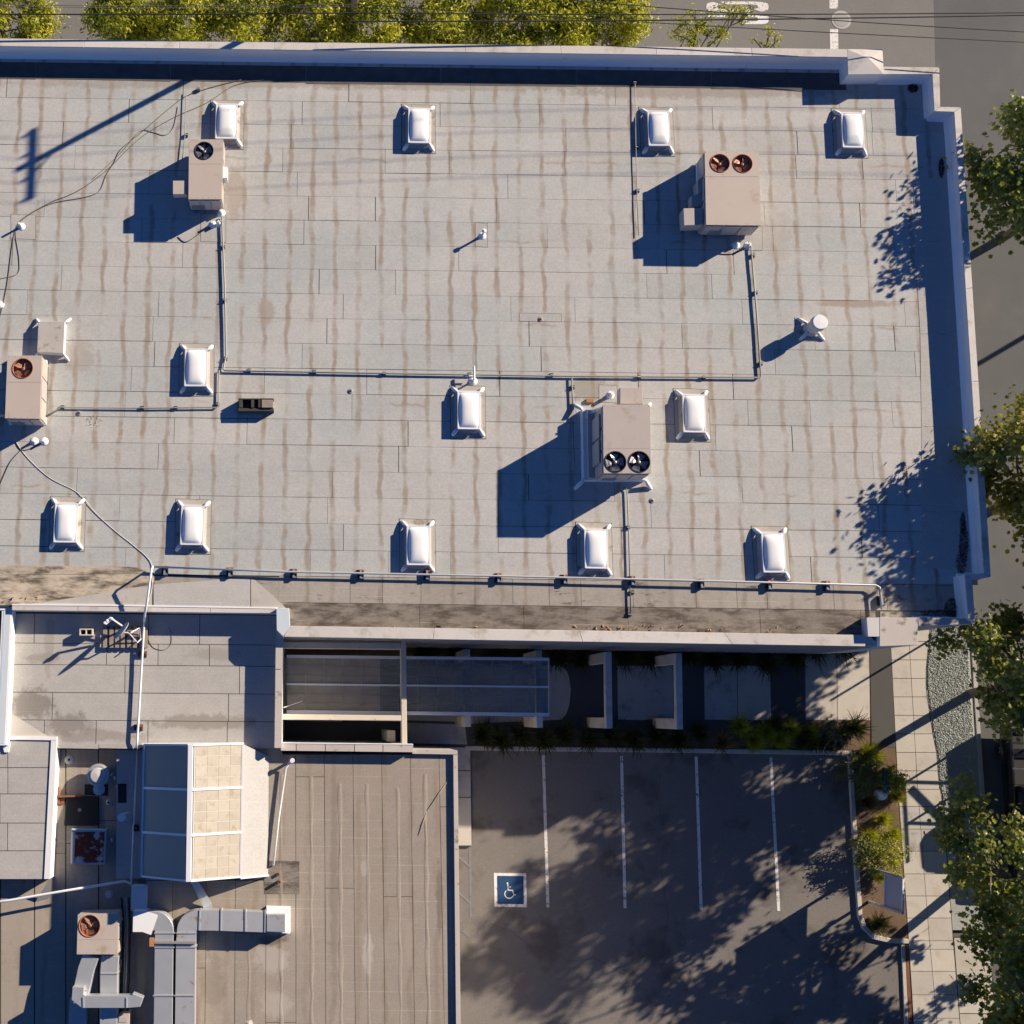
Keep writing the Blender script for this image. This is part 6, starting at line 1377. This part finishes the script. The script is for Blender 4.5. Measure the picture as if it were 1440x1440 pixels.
# ------------------------------------------------------------------ grasses and planter shrubs
def tuft(name, label, u, v, rad, h, n, w, m, group='clumping grasses', z=0.0, cat='grass', droop=.5, seed=0):
    rng = np.random.default_rng(seed); c = P(u, v, z + h * .4); c.z = z - .01; t = T(name, label, cat, c, group)
    az = rng.uniform(0, 2 * np.pi, n); ln = rng.uniform(.55, 1.0, n); el = rng.uniform(.2, 1.0, n); K = 5
    d = np.stack([np.cos(az), np.sin(az)], 1); s = np.stack([-d[:, 1], d[:, 0]], 1)
    V = []; b0 = np.array(c)[None] + np.concatenate([rng.normal(size=(n, 2)) * rad * .10, np.zeros((n, 1))], 1)
    for k in range(K + 1):
        f = k / K; r = rad * ln * f * el * 1.05; zz = h * ln * (f * (1.25 - .3 * el) - droop * el * f * f); wd = w * (1 - f * .9) * (.5 + .5 * min(1, f * 4))
        pt = b0 + np.concatenate([d * r[:, None], zz[:, None]], 1)
        V.append(pt - np.concatenate([s * wd / 2, np.zeros((n, 1))], 1)); V.append(pt + np.concatenate([s * wd / 2, np.zeros((n, 1))], 1))
    V = np.stack(V, 1).reshape(-1, 3); M_ = 2 * (K + 1); q = np.array([(2 * k, 2 * k + 1, 2 * k + 3, 2 * k + 2) for k in range(K)])
    Fc = (np.arange(n)[:, None, None] * M_ + q[None]).reshape(-1, 4)
    np_mesh('blades', V, Fc, m, t, tone=np.repeat(np.clip(rng.normal(.5, .25, n), 0, 1), M_), k=4)
    return t
dk_n = [(600, 915), (645, 922), (700, 918), (735, 924), (785, 920), (820, 924), (880, 920), (915, 924), (970, 920), (1005, 926), (1040, 922), (1080, 928), (1118, 920), (1150, 912), (1185, 908)]
for i, (u, v) in enumerate(dk_n):
    tuft('flax_plant', 'dark flax clump in the shade at the foot of the main building wall', u, v, .95, .8, 260, .05, 'leaf_dark', 'dark flax along the main building wall', seed=100 + i, cat='plant')
dk_s = [(1150, 1040), (1178, 1036), (1205, 1024), (680, 1034), (705, 1040), (735, 1032), (765, 1040), (795, 1032), (830, 1038), (862, 1034), (893, 1040), (925, 1034), (955, 1040)]
for i, (u, v) in enumerate(dk_s):
    tuft('flax_plant', 'dark flax clump in the shaded bed along the parking stalls', u, v, .8, .7, 240, .045, 'leaf_dark', 'dark flax along the parking stalls', seed=120 + i, cat='plant')
tuft('flax_plant', 'bronze flax with pale dry blades overhanging the kerb', 1018, 1044, .72, .8, 110, .05, 'leaf_bronze', seed=140, cat='plant')
ys = [(985, 1030, .5, 'leaf_dark'), (1042, 1022, .48, 'leaf_grass'), (1062, 1042, .50, 'leaf_grass'), (1078, 1030, .5, 'leaf_grass'), (1098, 1040, .5, 'leaf_grass'), (1112, 1026, .48, 'leaf_grass'), (1128, 1040, .45, 'leaf_dark'), (1140, 1030, .42, 'leaf_grass'), (1090, 1020, .4, 'leaf_dark')]
for i, (u, v, r_, m) in enumerate(ys):
    tuft('grass_clump', 'yellow green grass clump in the bed between the walk and the stalls' if m == 'leaf_grass' else 'darker green grass clump in the bed between the walk and the stalls', u, v, r_ * 1.25, .75, 420, .026, m, 'grass clumps between the walk and the stalls', seed=150 + i)
e_ = [(1222, 1058, .55, 'leaf_grass', 'yellow green grass clump at the end of the asphalt apron'), (1232, 1068, .5, 'leaf_grass', 'yellow green grass clump overlapping another by the bare soil'), (1262, 1120, .4, 'leaf_gold', 'golden grass clump beside the white domed pipe end'), (1222, 1128, .42, 'leaf_bronze', 'reddish bronze grass clump on the bare soil'), (1244, 1152, .48, 'leaf_grass', 'light green grass clump between bare soil and shrub'), (1226, 1176, .48, 'leaf_grass', 'bright yellow green grass clump near the planter kerb'), (1258, 1174, .45, 'leaf_grass', 'yellow green grass clump near the sidewalk edge'), (1238, 1300, .55, 'leaf_dark', 'dark spiky clump in the rounded planter end'), (1236, 1232, .35, 'leaf_grass', 'green grass clump under the freestanding sign')]
for i, (u, v, r_, m, lab) in enumerate(e_): tuft('grass_clump', lab, u, v, r_ * 1.15, .6, 380, .026, m, seed=170 + i)
for i, (u, v, rr, lab) in enumerate(((1212, 1088, .75, 'dark round shrub in the planter corner beside the kerb'), (1248, 1205, .8, 'green shrub just above the freestanding sign'), (1224, 1205, .6, 'dark shrub between the kerb and the freestanding sign'), (1256, 1098, .4, 'small sunlit shrub at the sidewalk beside the teal pipe'), (1165, 1034, .6, 'dark leafless shrub in the bed corner'))):
    p = P(u, v, .5); tree('shrub', lab, 'shrub', (p.x, p.y, -.02), 1, rr, .5, .42, 26, 1700 if i != 4 else 300, .085, OVAL, 'leaf_shrub' if i not in (1, 3) else 'leaf_hedge', 'planter shrubs', 200 + i, clump_r=.22, trunk_r=.03, fill=.2)
